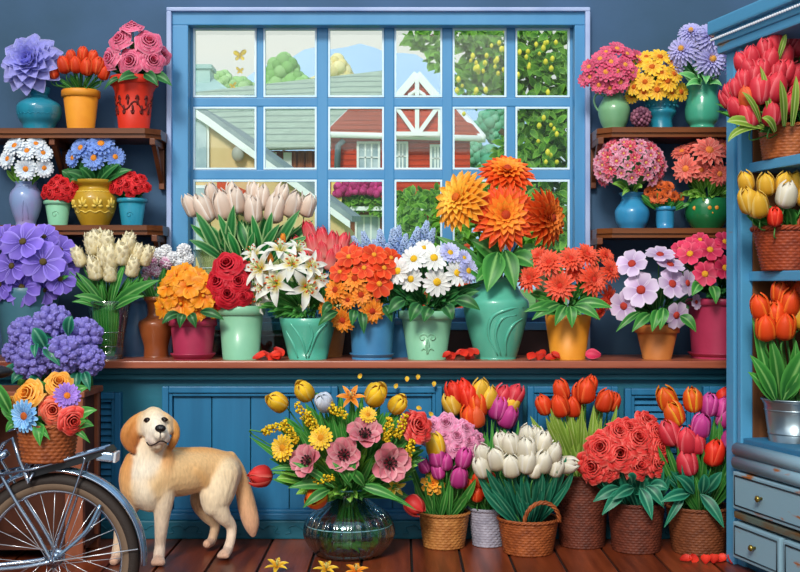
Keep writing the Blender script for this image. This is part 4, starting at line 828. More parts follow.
# ---- counter, front row
v, m, r, q = vessel('vase', M_greyteal, 28, 6.24, ZC, [(31, 288), (30, 294), (27, 320), (23, 352), (22, 360)], None, 'big grey teal vase of purple cosmos behind the cauliflower', 'vase', False)
bouquet([(23, 242, 22), (43, 262, 22), (12, 266, 19), (22, 287, 20), (60, 250, 16, 'cosmos', 'purple', {'b': .06}), (60, 279, 16), (4, 238, 16, 'cosmos', 'purple', {'b': .05}), (44, 237, 15, 'cosmos', 'purple', {'b': .07}), (66, 266, 14, 'cosmos', 'purple', {'b': .08}), (0, 284, 17), (44, 290, 15, 'cosmos', 'purple', {'b': .03})], 'cosmos', 'purple', m, r*.6, 6.2, (26, 265, 48, 44), .12, None, 'cosmos', 'large purple cosmos flower in the grey teal vase', group='purple cosmos in the grey vase', leaves=1, lw=.05, lmat='mid', lshape='leaf')
v, m, r, q = vessel('glass_vase', M_glass, 109, DF, ZC, [(23, 301), (20, 312), (17, 330), (15, 345), (14, 359)], None, 'slender clear glass vase of cream tulips at the counter end', 'vase', False, .004)
b = MB(); b.lathe([(.001, ZC+.012), (radius_at(q, ZC+.012)-.006, ZC+.012), (radius_at(q, pz(332, DF))-.006, pz(332, DF)), (.001, pz(332, DF))], (m.x, m.y, 0), 32); b.build('water', M_water, v)
b = MB()
for y in (302, 332, 346): rr = radius_at(q, pz(y, DF)); b.lathe([(rr-.001, pz(y, DF)-.003), (rr+.004, pz(y, DF)), (rr-.001, pz(y, DF)+.003)], (m.x, m.y, 0), 36)
b.build('glass_ring', glass('glass_lip', '#a9ccc8', .5), v)
bouquet([(79, 257, 22), (92, 244, 24), (99, 240, 22), (95, 268, 26), (107, 243, 24), (110, 257, 26), (110, 272, 22), (122, 253, 26), (128, 244, 24), (133, 267, 22), (146, 256, 22), (138, 252, 18), (104, 256, 22)], 'cream', 'cream', m, r*.6, DF-.02, (110, 262, 38, 30), .07, None, 'tulip', 'ruffled cream tulip in the slender glass vase', group='cream tulips in the glass vase', leaves=1, lw=.03, lmat='mid', axis='up', bottom=(m.x, m.y, ZC+.015), sr=.005)
gs_ = [(98+2*k, 356, 6.2, 93+3.1*k, 300, 6.17, .025, .004*(k-4)) for k in range(9)]
gl = thing('leafy_spray', 'long green leaves arching from the slender glass vase', 'leaves', m); leafpx(gl, [(112, 306, 6.17, 160, 280, 6.12, .07), (108, 306, 6.17, 74, 296, 6.13, .05), (112, 310, 6.15, 144, 296, 6.1, .05), (105, 306, 6.17, 76, 272, 6.15, .04), (112, 304, 6.17, 126, 262, 6.14, .04), (100, 308, 6.16, 72, 302, 6.12, .03)], 'mid', .05); leafpx(gl, [(109+(x-106)*.55, y, d_, x1, y1, d1_, w_, o_) for x, y, d_, x1, y1, d1_, w_, o_ in gs_], 'mid', .03, shape='blade')
t = thing('potted_petunia', 'bright orange petunias in a magenta pot with saucer on the counter', 'potted plant', ctop(193, DF))
_, m, r, q = pot(t, M_magpot, 193, DF, ZC, [(23, 318), (22, 327), (19, 354), (19, 359)], 8, saucer=22)
bouquet([(188, 285, 15), (181, 304, 15), (203, 296, 14), (168, 286, 12), (163, 307, 12), (175, 276, 12), (196, 277, 12), (212, 307, 12, 'petunia', 'orange', {'ax': (.9, -.7, .1)}), (170, 298, 11), (206, 284, 11), (196, 310, 12), (184, 270, 9)], 'petunia', 'orange', m, r*.7, DF-.02, (188, 296, 30, 28), .12, t)
foliage(t, 190, 302, 34, 22, DF-.04, 36, .05, 'dark', .1, m+Vector((0, 0, .02)), (.4, .8)); leafpx(t, [(180, 314, 6.08, 162, 324, 6.04), (190, 314, 6.06, 196, 328, 6.04), (200, 312, 6.07, 224, 320, 6.05), (184, 314, 6.06, 180, 328, 6.04)], 'dark', .05)
t = thing('potted_rose', 'crimson red roses in a mint green pot beside the magenta pot', 'potted plant', ctop(241, DF))
_, m, r, q = pot(t, M_mint, 241, DF, ZC, [(23, 306), (22, 314), (18, 359)], 9)
bouquet([(227, 264, 16), (228, 293, 16), (217, 281, 14), (238, 281, 13), (244, 270, 12, 'rose', 'crimson', {'b': .05}), (216, 297, 12, 'rose', 'crimson', {'b': .03}), (242, 296, 12)], 'rose', 'crimson', m, r*.6, DF-.06, (230, 282, 26, 32), .09, t)
foliage(t, 234, 290, 26, 22, DF-.02, 22, .04, 'dark', .08, m)
t = thing('potted_lily', 'white and yellow lilies in a sea green pot with leaf relief', 'potted plant', ctop(308, DF))
_, m, r, q = pot(t, M_mint2, 308, DF, ZC, [(29, 318), (27, 326), (22, 346), (19, 359)], None)
b = MB(); scroll(b, q, m, [[(-.6, .9), (-.2, .5), (0, .05)], [(.8, .9), (.4, .6), (.1, .05)], [(.1, .9), (.25, .6), (.1, .3), (-.05, .1)], [(-.9, .7), (-.6, .35), (-.45, .05)]], .008); b.build('relief', M_mint2, t)
bouquet([(259, 268, 21), (275, 283, 23), (307, 287, 23), (292, 264, 20), (254, 254, 16, 'lily', 'lily', {'ax': (-.4, -.6, .8)}), (280, 249, 18, 'lily', 'lily', {'ax': (.1, -.6, .9)}), (256, 297, 18, 'lily', 'lily', {'ax': (-.5, -1, -.2)}), (311, 266, 17), (268, 270, 14, 'lily', 'lily', {'b': .06}), (318, 278, 15, 'lily', 'lily', {'ax': (.8, -.8, .1)}), (298, 249, 15, 'lily', 'lily', {'ax': (.4, -.5, .9), 'b': .04}), (262, 288, 14)], 'lily', 'lily', m, r*.6, DF-.06, (288, 275, 38, 32), .12, t)
bouquet([(270, 258, 10), (283, 238, 9)], 'tulip_slim', 'orange_lily', m, r*.4, DF-.08, (288, 275, 38, 32), .06, t, axis='up')
foliage(t, 292, 300, 40, 22, DF-.06, 130, .02, 'mid', .1, m+Vector((0, 0, .03)), (.35, .75), shape='blade'); foliage(t, 288, 275, 36, 30, DF-.0, 50, .025, 'dark', .05, m+Vector((0, 0, .03)), (.4, .8), shape='blade', seed=4)
t = thing('potted_gerbera', 'red and orange gerberas in a blue pot with saucer', 'potted plant', ctop(372, DF))
_, m, r, q = pot(t, M_bluepot, 372, DF, ZC, [(25, 304), (23, 312), (20, 354), (20, 359)], 7, saucer=22)
OR, RD = ('gerbera', 'orange_y'), ('fiveleaf', 'orange_red')
bouquet([(349, 257, 14, *RD), (374, 255, 13, *RD), (391, 258, 12, *RD), (364, 268, 13, *RD), (384, 268, 13, *RD), (379, 284, 15, *RD), (340, 272, 12, *RD), (355, 279, 15, *OR), (336, 290, 14, *OR), (361, 295, 13, *OR), (343, 320, 14, *OR), (372, 311, 14, *OR), (327, 309, 12, *OR), (348, 300, 10, *OR), (360, 255, 10, *RD)], 'gerbera', 'orange_y', m, r*.7, DF-.08, (360, 285, 40, 42), .1, t)
foliage(t, 358, 292, 38, 34, DF-.04, 60, .045, 'dark', .08, m+Vector((0, 0, .02)), (.4, .8)); leafpx(t, [(362, 312, 6.05, 364, 334, 6.02), (355, 310, 6.06, 352, 326, 6.03), (338, 312, 6.06, 318, 326, 6.03), (332, 304, 6.06, 322, 316, 6.04), (384, 306, 6.06, 392, 322, 6.04)], 'dark', .05)
t = thing('potted_daisy', 'white and lavender daisies in a mint green pot with swirl', 'potted plant', ctop(427, DF))
_, m, r, q = pot(t, M_mint, 427, DF, ZC, [(27, 311), (25, 320), (19, 359)], 8)
b = MB(); scroll(b, q, m, [spiral(-.2, .46, .2, 1.3, 14, 1, .45), spiral(.2, .46, .2, 1.3, 14, -1, .45), [(-.02, .12), (-.06, .3), (0, .46)], [(.02, .12), (.06, .3), (0, .46)], [(-.3, .2), (-.12, .24), (0, .14)], [(.3, .2), (.12, .24), (0, .14)]], .006); b.build('relief', M_mint, t)
WD = ('daisy', 'white'); PL = ('daisy2', 'pale_lav')
bouquet([(414, 259, 14, *WD), (434, 258, 15, *WD), (411, 279, 13, *WD), (437, 282, 15, *WD), (398, 271, 14, *WD), (457, 273, 14, *WD), (468, 271, 13, *PL), (450, 253, 12, *PL), (424, 248, 10, 'daisy', 'white', {'b': .06}), (464, 258, 9, *PL)], 'daisy', 'white', m, r*.7, DF-.06, (432, 268, 44, 30), .1, t)
foliage(t, 432, 285, 52, 30, DF-.06, 64, .055, 'dark', .1, m+Vector((0, 0, .02)), (.4, .8)); leafpx(t, [(430, 308, 6.03, 424, 322, 5.99), (445, 306, 6.03, 452, 320, 5.99), (455, 300, 6.05, 480, 310, 6.02), (405, 300, 6.05, 388, 314, 6.02), (420, 304, 6.02, 410, 322, 6.0)], 'dark', .07)
v, m, r, q = vessel('vase', M_mint2, 496, 6.26, ZC, [(21, 278), (20, 283), (27, 295), (33, 303), (30, 322), (24, 345), (20, 360)], None, 'large sea green vase with leaf relief holding the big dahlias', 'vase', True, seg=48)
b = MB(); scroll(b, q, m, [[(.0, .05), (-.35, .3), (-.2, .52), (.3, .62), (.9, .64)], [(.15, .05), (-.1, .3), (.1, .5), (.6, .55)], [(.4, .05), (.3, .25), (.5, .42), (.9, .5)]], .009); b.build('relief', M_mint2, v)
bouquet([(505, 216, 34, 'dahlia', 'dahlia_main', {'ax': (.05, -1, .12), 'label': 'largest orange red dahlia facing front in the sea green vase'}), (459, 199, 32, 'dahlia', 'dahlia_y', {'ax': (-.75, -.85, .35), 'label': 'yellow orange dahlia leaning left in the sea green vase'}), (507, 172, 29, 'dahlia', 'dahlia_main', {'ax': (.05, -.75, .85), 'b': .09, 'label': 'orange dahlia facing up at the top of the sea green vase'}), (548, 218, 31, 'dahlia', 'dahlia_red', {'ax': (.85, -.7, .05), 'b': .05, 'label': 'dark orange dahlia turned right in the sea green vase'})], 'dahlia', 'dahlia_main', m, r*.4, 6.18, (505, 215, 60, 50), .08, None, 'dahlia', 'dahlia in the sea green vase', group='big dahlias in the sea green vase', leaves=1, lw=.1, lmat='mid', lshape='leaf', llen=.5, sr=.006)
dl = thing('leafy_spray', 'broad glossy green leaves under the big dahlias', 'leaves', m); leafpx(dl, [(488, 278, 6.2, 430, 248, 6.22, .1), (490, 278, 6.18, 450, 262, 6.14, .09), (492, 280, 6.16, 464, 268, 6.1, .09), (498, 252, 6.12, 487, 292, 6.04, .12), (505, 250, 6.13, 515, 290, 6.05, .1), (512, 256, 6.16, 536, 268, 6.1, .1), (500, 262, 6.2, 470, 240, 6.2, .09), (510, 262, 6.2, 545, 246, 6.2, .08), (488, 276, 6.22, 436, 236, 6.26, .08), (496, 268, 6.16, 476, 282, 6.08, .08), (515, 268, 6.2, 528, 280, 6.1, .08)], 'mid', .1)
t = thing('potted_gerbera', 'coral red gerberas in an ochre orange pot right of the sea green vase', 'potted plant', ctop(568, DF))
_, m, r, q = pot(t, M_yellowpot, 568, DF, ZC, [(23, 315), (22, 324), (17, 359)], None)
bouquet([(530, 278, 16), (560, 286, 17), (549, 263, 16), (571, 259, 15), (587, 255, 15), (593, 280, 18), (610, 270, 14), (608, 297, 14, 'coral_gerbera', 'coral', {'ax': (.9, -.8, -.1)}), (538, 256, 12), (575, 272, 13, 'coral_gerbera', 'coral', {'b': .06}), (606, 256, 11, 'coral_gerbera', 'coral', {'b': .05}), (600, 312, 9, 'coral_gerbera', 'coral', {'ax': (.8, -.7, -.5), 'b': .03})], 'coral_gerbera', 'coral', m, r*.7, DF-.06, (570, 276, 46, 30), .11, t)
foliage(t, 566, 295, 36, 24, DF-.05, 46, .05, 'mid', .09, m+Vector((0, 0, .02)), (.4, .85)); leafpx(t, [(562, 306, 6.05, 524, 312, 6.0), (566, 306, 6.03, 555, 326, 5.99), (570, 306, 6.03, 572, 328, 5.99), (574, 306, 6.04, 600, 320, 6.0), (560, 304, 6.04, 532, 320, 6.0), (576, 304, 6.05, 612, 308, 6.03)], 'mid', .06)
t = thing('potted_cosmos', 'pale pink cosmos in a small terracotta pot on the counter', 'potted plant', ctop(657, DF))
_, m, r, q = pot(t, M_terra, 657, DF, ZC, [(21, 325), (20, 332), (14, 358)], 8)
bouquet([(632, 264, 16), (641, 290, 18), (624, 306, 15), (660, 255, 15, 'six', 'palepink', {'ax': (0, -.5, .9)}), (670, 265, 15, 'six', 'palepink', {'ax': (.2, -.5, .8)}), (672, 284, 16), (687, 283, 13, 'six', 'palepink', {'ax': (.7, -.8, .1)}), (676, 315, 14), (696, 302, 8, 'six', 'palepink', {'b': .04})], 'six', 'palepink', m, r*.7, DF-.06, (656, 288, 44, 36), .1, t)
foliage(t, 656, 300, 40, 26, DF-.05, 44, .05, 'dark', .08, m+Vector((0, 0, .02)), (.4, .85)); leafpx(t, [(650, 314, 6.04, 632, 332, 6.0), (658, 310, 6.02, 652, 332, 5.98), (664, 308, 6.02, 660, 330, 5.98), (640, 312, 6.06, 616, 332, 6.03, .04), (680, 316, 6.05, 696, 332, 6.02)], 'mid', .06)
t = thing('potted_primrose', 'hot pink primroses in a big crimson pink pot beside the hutch', 'potted plant', ctop(720, 6.3))
_, m, r, q = pot(t, M_magpot, 720, 6.3, ZC, [(33, 299), (31, 306), (28, 352), (28, 357)], 6, saucer=31)
bouquet([(690, 254, 13), (710, 250, 13), (705, 274, 13), (725, 242, 12), (725, 268, 13), (690, 246, 10, 'six', 'hotpink', {'b': .05}), (680, 250, 10), (740, 256, 12), (716, 262, 9, 'six', 'hotpink', {'b': .05}), (742, 278, 12), (700, 240, 9, 'six', 'hotpink', {'b': .06})], 'six', 'hotpink', m, r*.7, 6.24, (712, 268, 40, 32), .1, t)
foliage(t, 714, 276, 40, 26, 6.22, 46, .05, 'dark', .09, m+Vector((0, 0, .02)), (.4, .85)); leafpx(t, [(712, 286, 6.1, 716, 304, 6.05), (700, 284, 6.12, 692, 296, 6.08)], 'mid', .06)
# ---- upper right shelf
v, m, r, q = vessel('pitcher', M_pitch, 614, DS, ZR1, [(10, 90), (9, 95), (13, 102), (16, 110), (14, 121), (11, 128), (11, 131)], None, 'sage green pitcher with a side handle on the upper right shelf', 'pitcher', True)
b = MB(); b.tube(catmull([P(605, 96, DS), P(597, 94, DS), P(594, 101, DS), P(597, 109, DS), P(601, 112, DS)]), .0055, 8); b.build('handle', M_pitch, v)
bouquet([(617, 49, 10), (611, 62, 10), (606, 72, 11), (620, 82, 11), (599, 85, 9), (589, 67, 9), (617, 71, 11), (625, 65, 10), (637, 57, 9), (585, 80, 8), (600, 59, 10), (627, 54, 9), (632, 72, 9), (590, 77, 8), (606, 52, 8), (610, 88, 8)], 'small_daisy', 'pinkdaisy', m, r*.6, DS-.04, (612, 69, 30, 24), .1, None, 'daisy', 'small pink daisy in the sage green pitcher', group='pink daisies in the green pitcher', leaves=1, lw=.025, lmat='dark')
v, m, r, q = vessel('bowl', M_tealg, 661, DS, ZR1, [(17, 99), (16, 104), (14, 109), (15, 113), (11, 120), (12, 131)], None, 'turquoise footed bowl of yellow daisies on the upper right shelf', 'bowl', True)
b = MB()
for i in range(9): a = -1.3+.325*i; b.ell((m.x+.088*math.sin(a), m.y-.088*math.cos(a), pz(107, DS)), .007, 8, 6)
b.build('relief', M_tealg, v)
bouquet([(652, 67, 11), (645, 82, 10), (667, 81, 12), (657, 90, 11), (660, 57, 11), (634, 87, 9), (632, 96, 8), (640, 62, 9), (681, 92, 10), (646, 57, 9), (674, 74, 10), (661, 72, 10), (672, 62, 9), (644, 92, 9), (672, 92, 9), (634, 74, 8)], 'daisy', 'yellow', m, r*.7, DS-.04, (656, 80, 28, 26), .1, None, 'daisy', 'yellow daisy with orange eye in the turquoise bowl', group='yellow daisies in the turquoise bowl', leaves=1, lw=.03, lmat='dark')
o = thing('pompom_flower', 'dusky mauve pompom flower resting on the upper right shelf', 'flower', P(641, 120, 6.36)); bloom(o, 'ball', 'mauve', Vector((px(641, 6.36), 6.36, ZR1+.058)), (0, -.6, 1), .058)
v, m, r, q = vessel('vase', M_greeng, 702, DS, ZR1, [(18, 83), (17, 88), (15, 95), (17, 108), (16, 120), (12, 126), (15, 131)], None, 'glossy green vase of lavender asters on the upper right shelf', 'vase', True)
bouquet([(691, 32, 13), (711, 37, 18), (682, 50, 16), (711, 60, 18), (732, 62, 16, 'aster', 'lav_dark', {'ax': (.9, -.6, 0)}), (673, 66, 12, 'aster', 'lav_aster', {'ax': (-.8, -.7, -.2)}), (695, 44, 12, 'aster', 'lav_aster', {'b': .08})], 'aster', 'lav_aster', m, r*.5, DS-.05, (703, 52, 34, 32), .1, None, 'aster', 'lavender aster in the glossy green vase', group='lavender asters in the green vase', leaves=1, lw=.05, lmat='pale', lshape='leaf', llen=.5)
al = thing('leafy_spray', 'pale green leaves around the glossy green vase mouth', 'leaves', m); leafpx(al, [(700, 84, DS-.08, 678, 74, DS-.14), (702, 84, DS-.08, 686, 86, DS-.15), (702, 78, DS-.1, 694, 70, DS-.14), (704, 82, DS-.08, 716, 76, DS-.14), (706, 84, DS-.08, 722, 86, DS-.12, .035), (704, 76, DS-.1, 706, 84, DS-.16), (700, 84, DS-.08, 698, 78, DS-.16)], 'pale', .045)
# ---- lower right shelf
v, m, r, q = vessel('vase', M_bluev, 632, DS, ZR2, [(13, 193), (10, 198), (12, 203), (17, 211), (16, 221), (13, 227), (12, 232)], None, 'round azure blue vase on the lower right shelf', 'vase', True)
b = MB(); rr = radius_at(q, pz(199, DS)); b.lathe([(rr, pz(199, DS)-.005), (rr+.006, pz(199, DS)), (rr, pz(199, DS)+.005)], (m.x, m.y, 0), 36); b.build('collar', M_bluev, v)
hy = thing('hydrangea', 'large round head of pink and white star florets in azure vase', 'flower', m); stem(hy, [m-Vector((0, 0, .1)), m+Vector((0, -.01, .03)), P(630, 170, DS)], .006)
b = MB(); b.ell(P(630, 166, DS-.05), (.13, .10, .115), 14, 10); b.build('flower_head', LM['dark'], hy)
for i in range(74):
    z = 1-1.6*(i+.5)/74; a = i*2.39996; w_ = math.sqrt(max(0, 1-z*z)); dv = Vector((w_*math.cos(a), w_*math.sin(a), z))
    if dv.y > .45: continue
    bloom(hy, 'star', 'starred' if i % 3 == 0 else 'starpink', P(630, 166, DS-.05)+Vector((dv.x*.172, dv.y*.13, dv.z*.14)), dv+Vector((0, -.5, 0)), .042*R.uniform(.85, 1.15), 'floret')
leafpx(hy, [(628, 192, DS-.06, 612, 184, DS-.12), (634, 192, DS-.06, 642, 188, DS-.12), (630, 190, DS-.06, 622, 196, DS-.12, .03)], 'bright', .045)
v, m, r, q = vessel('jar', M_bluev, 665, DS-.02, ZR2, [(10, 207), (9, 211), (9, 222), (8, 232)], None, 'small azure blue jar of orange flowers on the lower right shelf', 'jar')
b = MB(); pot_rim(b, q, m, .02, .004); b.build('collar', M_bluev, v)
bouquet([(653, 186, 6), (655, 197, 7), (662, 197, 7), (674, 196, 6), (669, 186, 6), (661, 185, 6), (681, 197, 5), (667, 193, 6), (648, 192, 5)], 'small_daisy', 'brick', m, r*.6, DS-.05, (664, 192, 17, 10), .04, None, 'marigold', 'small brick orange flower in the small azure jar', group='small orange flowers in the azure jar', leaves=2, lw=.028, lmat='mid', lshape='leaf', llen=.6, sr=.002)
t = thing('potted_gerbera', 'salmon pink gerberas in a round dark green pot on lower right shelf', 'potted plant', base(707, DS, ZR2))
_, m, r, q = pot(t, M_dkgreen, 707, DS, ZR2, [(20, 199), (22, 207), (21, 218), (14, 229), (13, 232)], None, soft=True)
for dx, yy in ((-18, 209), (-3, 209), (4, 209), (0, 214)):
    b = MB(); a = dx/22; rr = radius_at(q, pz(yy, DS)); b.ell((m.x+rr*math.sin(a), m.y-rr*math.cos(a), pz(yy, DS)), (.011 if yy < 212 else .004, .004, .011 if yy < 212 else .006), 12, 6); b.build('painted_dot', mat('dot_orange', '#e0902c', .4), t)
bouquet([(686, 169, 15), (709, 151, 18), (719, 174, 13), (733, 158, 14, 'gerbera', 'salmon', {'ax': (.75, -.8, .1)}), (682, 152, 12, 'gerbera', 'salmon', {'b': .06, 'ax': (-.4, -.6, .8)}), (696, 147, 12, 'gerbera', 'salmon', {'b': .06, 'ax': (-.1, -.5, .9)}), (701, 170, 12, 'gerbera', 'salmon', {'b': .05}), (722, 146, 11, 'gerbera', 'salmon', {'b': .06})], 'gerbera', 'salmon', m, r*.6, DS-.06, (708, 162, 34, 24), .1, t)
foliage(t, 708, 188, 30, 20, DS-.05, 46, .045, 'bright', .09, m, (.35, .8)); foliage(t, 712, 180, 30, 18, DS-.02, 20, .05, 'dark', .06, m, (.35, .8), seed=8)
# ---- hutch compartments
HD = HM.to_3x3()
def hpos(x, y, z): return HM @ Vector((x, y, z))
M_wk_o = mat('wicker_orange', '#b0602c', .55, col2='#8a4218', scale=30, amt=.4); M_wk_r = mat('wicker_red', '#a3431e', .55, col2='#7c2d12', scale=30, amt=.4); M_wk_b = mat('wicker_brown', '#7d4526', .6, col2='#5f3018', scale=30, amt=.4); M_wk_d = mat('wicker_dark', '#6e3422', .6, col2='#4d2216', scale=30, amt=.4); M_wk_y = mat('wicker_honey', '#c08244', .55, col2='#9a5c28', scale=30, amt=.4); M_wk_g = mat('wicker_grey', '#a9a6b4', .6, col2='#8a8796', scale=30, amt=.4); M_wk_m = mat('wicker_chestnut', '#a85a2c', .55, col2='#7a3a18', scale=30, amt=.4)
c1 = hpos(.17, .12, 0); s1 = 1200/c1.y; xk = 400+c1.x*s1
bk, m, r, q = wicker('wicker_basket', M_wk_o, xk, c1.y, SZ1, [(31, 128), (27, 152)], None, 'orange brown wicker basket of red tulips on the top hutch shelf', 'basket', 24, handle=(.085, 0, .8, .05, -.10))
KR = 'redpink'; tw = 'tulip'
k1 = [(775, 44, 24), (790, 38, 24), (799, 46, 24), (765, 50, 22), (752, 57, 22), (770, 60, 24), (741, 62, 20), (749, 69, 22), (754, 76, 24), (736, 88, 20), (744, 80, 22), (760, 90, 30), (775, 88, 32), (786, 72, 24), (796, 76, 26), (747, 98, 24, tw, 'ktulip_o'), (735, 107, 22), (749, 115, 28), (772, 114, 26), (757, 82, 22), (778, 72, 24), (798, 92, 26), (727, 99, 20), (762, 70, 22), (786, 56, 22), (790, 104, 22), (730, 92, 18)]
bouquet([h if len(h) > 3 else (*h, tw, KR) for h in k1], tw, KR, m, r*.8, c1.y-.04, (768, 90, 44, 56), .14, None, 'tulip', 'red pink tulip in the top shelf wicker basket', group='red tulips in the top hutch basket', leaves=1, lw=.04, lmat='mid', axis='up', llen=.85)
kl = thing('leafy_spray', 'pale green leaves drooping left of the top hutch basket', 'leaves', m); leafpx(kl, [(764, 128, c1.y-.16, 727, 122, c1.y-.2, .05, -.05), (764, 126, c1.y-.16, 728, 142, c1.y-.2, .035, -.06), (775, 132, c1.y-.18, 762, 118, c1.y-.22, .04), (784, 126, c1.y-.18, 780, 80, c1.y-.24, .035), (792, 126, c1.y-.18, 796, 76, c1.y-.24, .035), (770, 120, c1.y-.18, 760, 66, c1.y-.22, .03), (760, 122, c1.y-.18, 742, 92, c1.y-.22, .03), (778, 60, c1.y-.18, 786, 34, c1.y-.2, .025)], 'olive', .05, shape='blade')
c2 = hpos(.20, .085, 0); xk = 400+c2.x*1200/c2.y
bk, m, r, q = wicker('wicker_basket', M_wk_r, xk, c2.y, SZ2, [(34, 229), (30, 248), (25, 272)], None, 'red brown wicker basket of yellow tulips on the middle hutch shelf', 'basket', 24, rim=.011, handle=(.09, .2, .6, .09, -.12))
YT = 'yellow_tulip'
bouquet([(746, 182, 22, tw, YT, {'b': .05}), (766, 185, 24, tw, YT, {'b': .04}), (749, 201, 28), (758, 205, 28), (784, 184, 24, tw, YT, {'b': .05}), (796, 184, 24, tw, YT, {'b': .04}), (787, 195, 28, tw, 'white_tulip', {'label': 'cream white tulip in the middle shelf wicker basket'}), (775, 217, 20, tw, 'red', {'label': 'single small red tulip in the middle shelf wicker basket'}), (806, 196, 24)], tw, YT, m, r*.8, c2.y-.05, (774, 210, 42, 34), .1, None, 'tulip', 'yellow tulip in the middle shelf wicker basket', group='yellow tulips in the middle hutch basket', leaves=3, lw=.05, lmat='mid', axis='up', llen=.7)
c3 = hpos(.16, .14, 0); xk = 400+c3.x*1200/c3.y; M_galv = mat('galvanised', '#9aa9b0', .3, .85, '#7f9098', 6, (1, 1, .3), .4)
v, m, r, q = vessel('metal_bucket', M_galv, xk, c3.y, BZ, [(31, 399), (30, 402), (29, 404), (24, 446)], None, 'galvanised metal bucket of orange tulips in the lower hutch compartment', 'bucket', False, .003)
b = MB(); r0 = r; zt = m.z; b.tube([(m.x+r0*math.cos(2*PI*i/48), m.y+r0*math.sin(2*PI*i/48), zt) for i in range(49)], .005, 6)
for f in (.75, .2): zz = BZ+(zt-BZ)*f; rr = radius_at(q, zz); b.lathe([(rr, zz-.004), (rr+.003, zz), (rr, zz+.004)], (m.x, m.y, 0), 40)
b.build('bucket_rim', M_galv, v)
OT = 'orange_tulip'
bouquet([(760, 307, 26), (766, 328, 28), (775, 315, 28, tw, OT, {'b': .03}), (780, 293, 24, tw, OT, {'b': .05}), (790, 303, 28), (785, 327, 28), (786, 288, 20, tw, OT, {'b': .09}), (800, 292, 26), (803, 318, 26, tw, YT, {'label': 'yellow orange tulip at the right edge of the metal bucket'})], tw, OT, m, r*.5, c3.y-.03, (780, 325, 36, 42), .08, None, 'tulip', 'orange red tulip in the metal bucket', group='orange tulips in the metal bucket', leaves=0, lmat='mid', axis='up', sr=.005)
kl = thing('leafy_spray', 'broad bright green tulip leaves rising from the metal bucket', 'leaves', m); leafpx(kl, [(776, 402, c3.y-.08, 750, 355, c3.y-.14, .07), (774, 402, c3.y-.07, 748, 372, c3.y-.12, .06), (782, 402, c3.y-.09, 808, 345, c3.y-.15, .1), (780, 402, c3.y-.05, 770, 336, c3.y-.1, .07), (772, 402, c3.y-.03, 752, 318, c3.y-.06, .06), (790, 402, c3.y-.05, 796, 340, c3.y-.1, .06), (786, 402, c3.y-.08, 800, 372, c3.y-.14, .06)], 'mid', .07)
# ---- floor: ribbed glass vase with the mixed bouquet
DG = 5.78; s_ = DG/F; gc = Vector((px(349, DG), DG, 0)); zr = lambda y: EYE-(y-H)*s_
rib = lambda th, z, i: .0034*math.cos(30*th)
prof = catmull([Vector((hw*s_, z, 0)) for hw, z in ((25, .002), (33, .012), (43, .075), (45, .125), (40, .19), (25, .245), (16, .275), (15, .292), (20, .315), (22, .322))], 5); q = [(p.x, p.y) for p in prof]
b = MB(); b.lathe([(.001, .002)]+q, gc, 136, 0, rib); b.lathe([(r-.006, z) for r, z in q[::-1]]+[(.001, .012)], gc, 64)
v = tag(b.build('glass_vase', M_glassg, None, gc), 'round bellied ribbed glass vase of mixed flowers on the floor', 'vase')
b = MB(); b.tube([(gc.x+.115*.91*math.cos(2*PI*i/48)*.92, gc.y+.1*math.sin(2*PI*i/48), .322) for i in range(49)], .004, 6); b.lathe([(.0, .002), (.118, .002), (.122, .008), (.118, .014)], gc, 48); b.build('glass_foot', mat('thick_glass', '#4f8f9a', .1, coat=.5), v)
b = MB(); wq = [(r-.008, z) for r, z in q if z < .155]; b.lathe([(.001, .014)]+wq+[(.001, wq[-1][1])], gc, 64); b.build('water', M_water, v); b = MB(); b.tube([(gc.x+(wq[-1][0]+.001)*math.cos(2*PI*i/64), gc.y+(wq[-1][0]+.001)*math.sin(2*PI*i/64), wq[-1][1]) for i in range(65)], .0025, 5); b.build('water_line', mat('water_line', '#bfe0e0', .1), v)
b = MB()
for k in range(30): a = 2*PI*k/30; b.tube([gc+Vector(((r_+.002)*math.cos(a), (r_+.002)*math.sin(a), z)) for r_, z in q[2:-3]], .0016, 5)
b.build('rib_highlight', glass('rib_glint', '#9fd0da', .5), v)  # thin tubes added on the rib crests to imitate their refraction highlights
gm = gc+Vector((0, 0, .315)); YB = 'yellow_tulip'; GV = ' in the ribbed glass vase'
def L_(t, **k): return dict(label=t+GV, **k)
gh_ = []
for x, y, r_ in ((277, 402, 25), (304, 391, 25), (376, 394, 29), (398, 404, 24)): gh_.append((x, y, r_, 'tulip', 'gold', L_('golden yellow tulip', name='tulip')))
gh_.append((351, 397, 14, 'lily', 'orange_lily', L_('orange lily flower at the top', name='lily'))); gh_.append((324, 402, 24, 'tulip', 'iceblue', L_('icy pale blue tulip', name='tulip')))
for x, y, ax in ((303, 414, (-.6, -.2, 1)), (336, 410, (.9, -.3, -.5)), (275, 428, (1, -.2, .35)), (290, 432, (-.6, -.2, 1)), (388, 430, (.15, -.2, 1)), (401, 426, (.4, -.2, 1)), (409, 452, (.3, -.3, 1)), (323, 479, (1, -.4, .2)), (313, 424, (-.5, -.2, 1))): gh_.append((x, y, 13 if y < 470 else 12, 'mimosa', 'mimosa', L_('fluffy yellow mimosa sprig', name='mimosa_sprig', ax=ax)))
for x, y, r_ in ((283, 448, 14), (321, 438, 13), (368, 415, 9)): gh_.append((x, y, r_, 'daisy2', 'gold', L_('golden yellow daisy', name='daisy')))
for x, y, r_, ax in ((365, 434, 20, (.1, -.8, .7)), (344, 455, 20, (-.1, -1, .2)), (390, 463, 22, (.25, -1, .1)), (307, 461, 19, (-.5, -.8, .4))): gh_.append((x, y, r_, 'opentulip', 'openpink', L_('open pink tulip with dark stamens', name='tulip', ax=ax)))
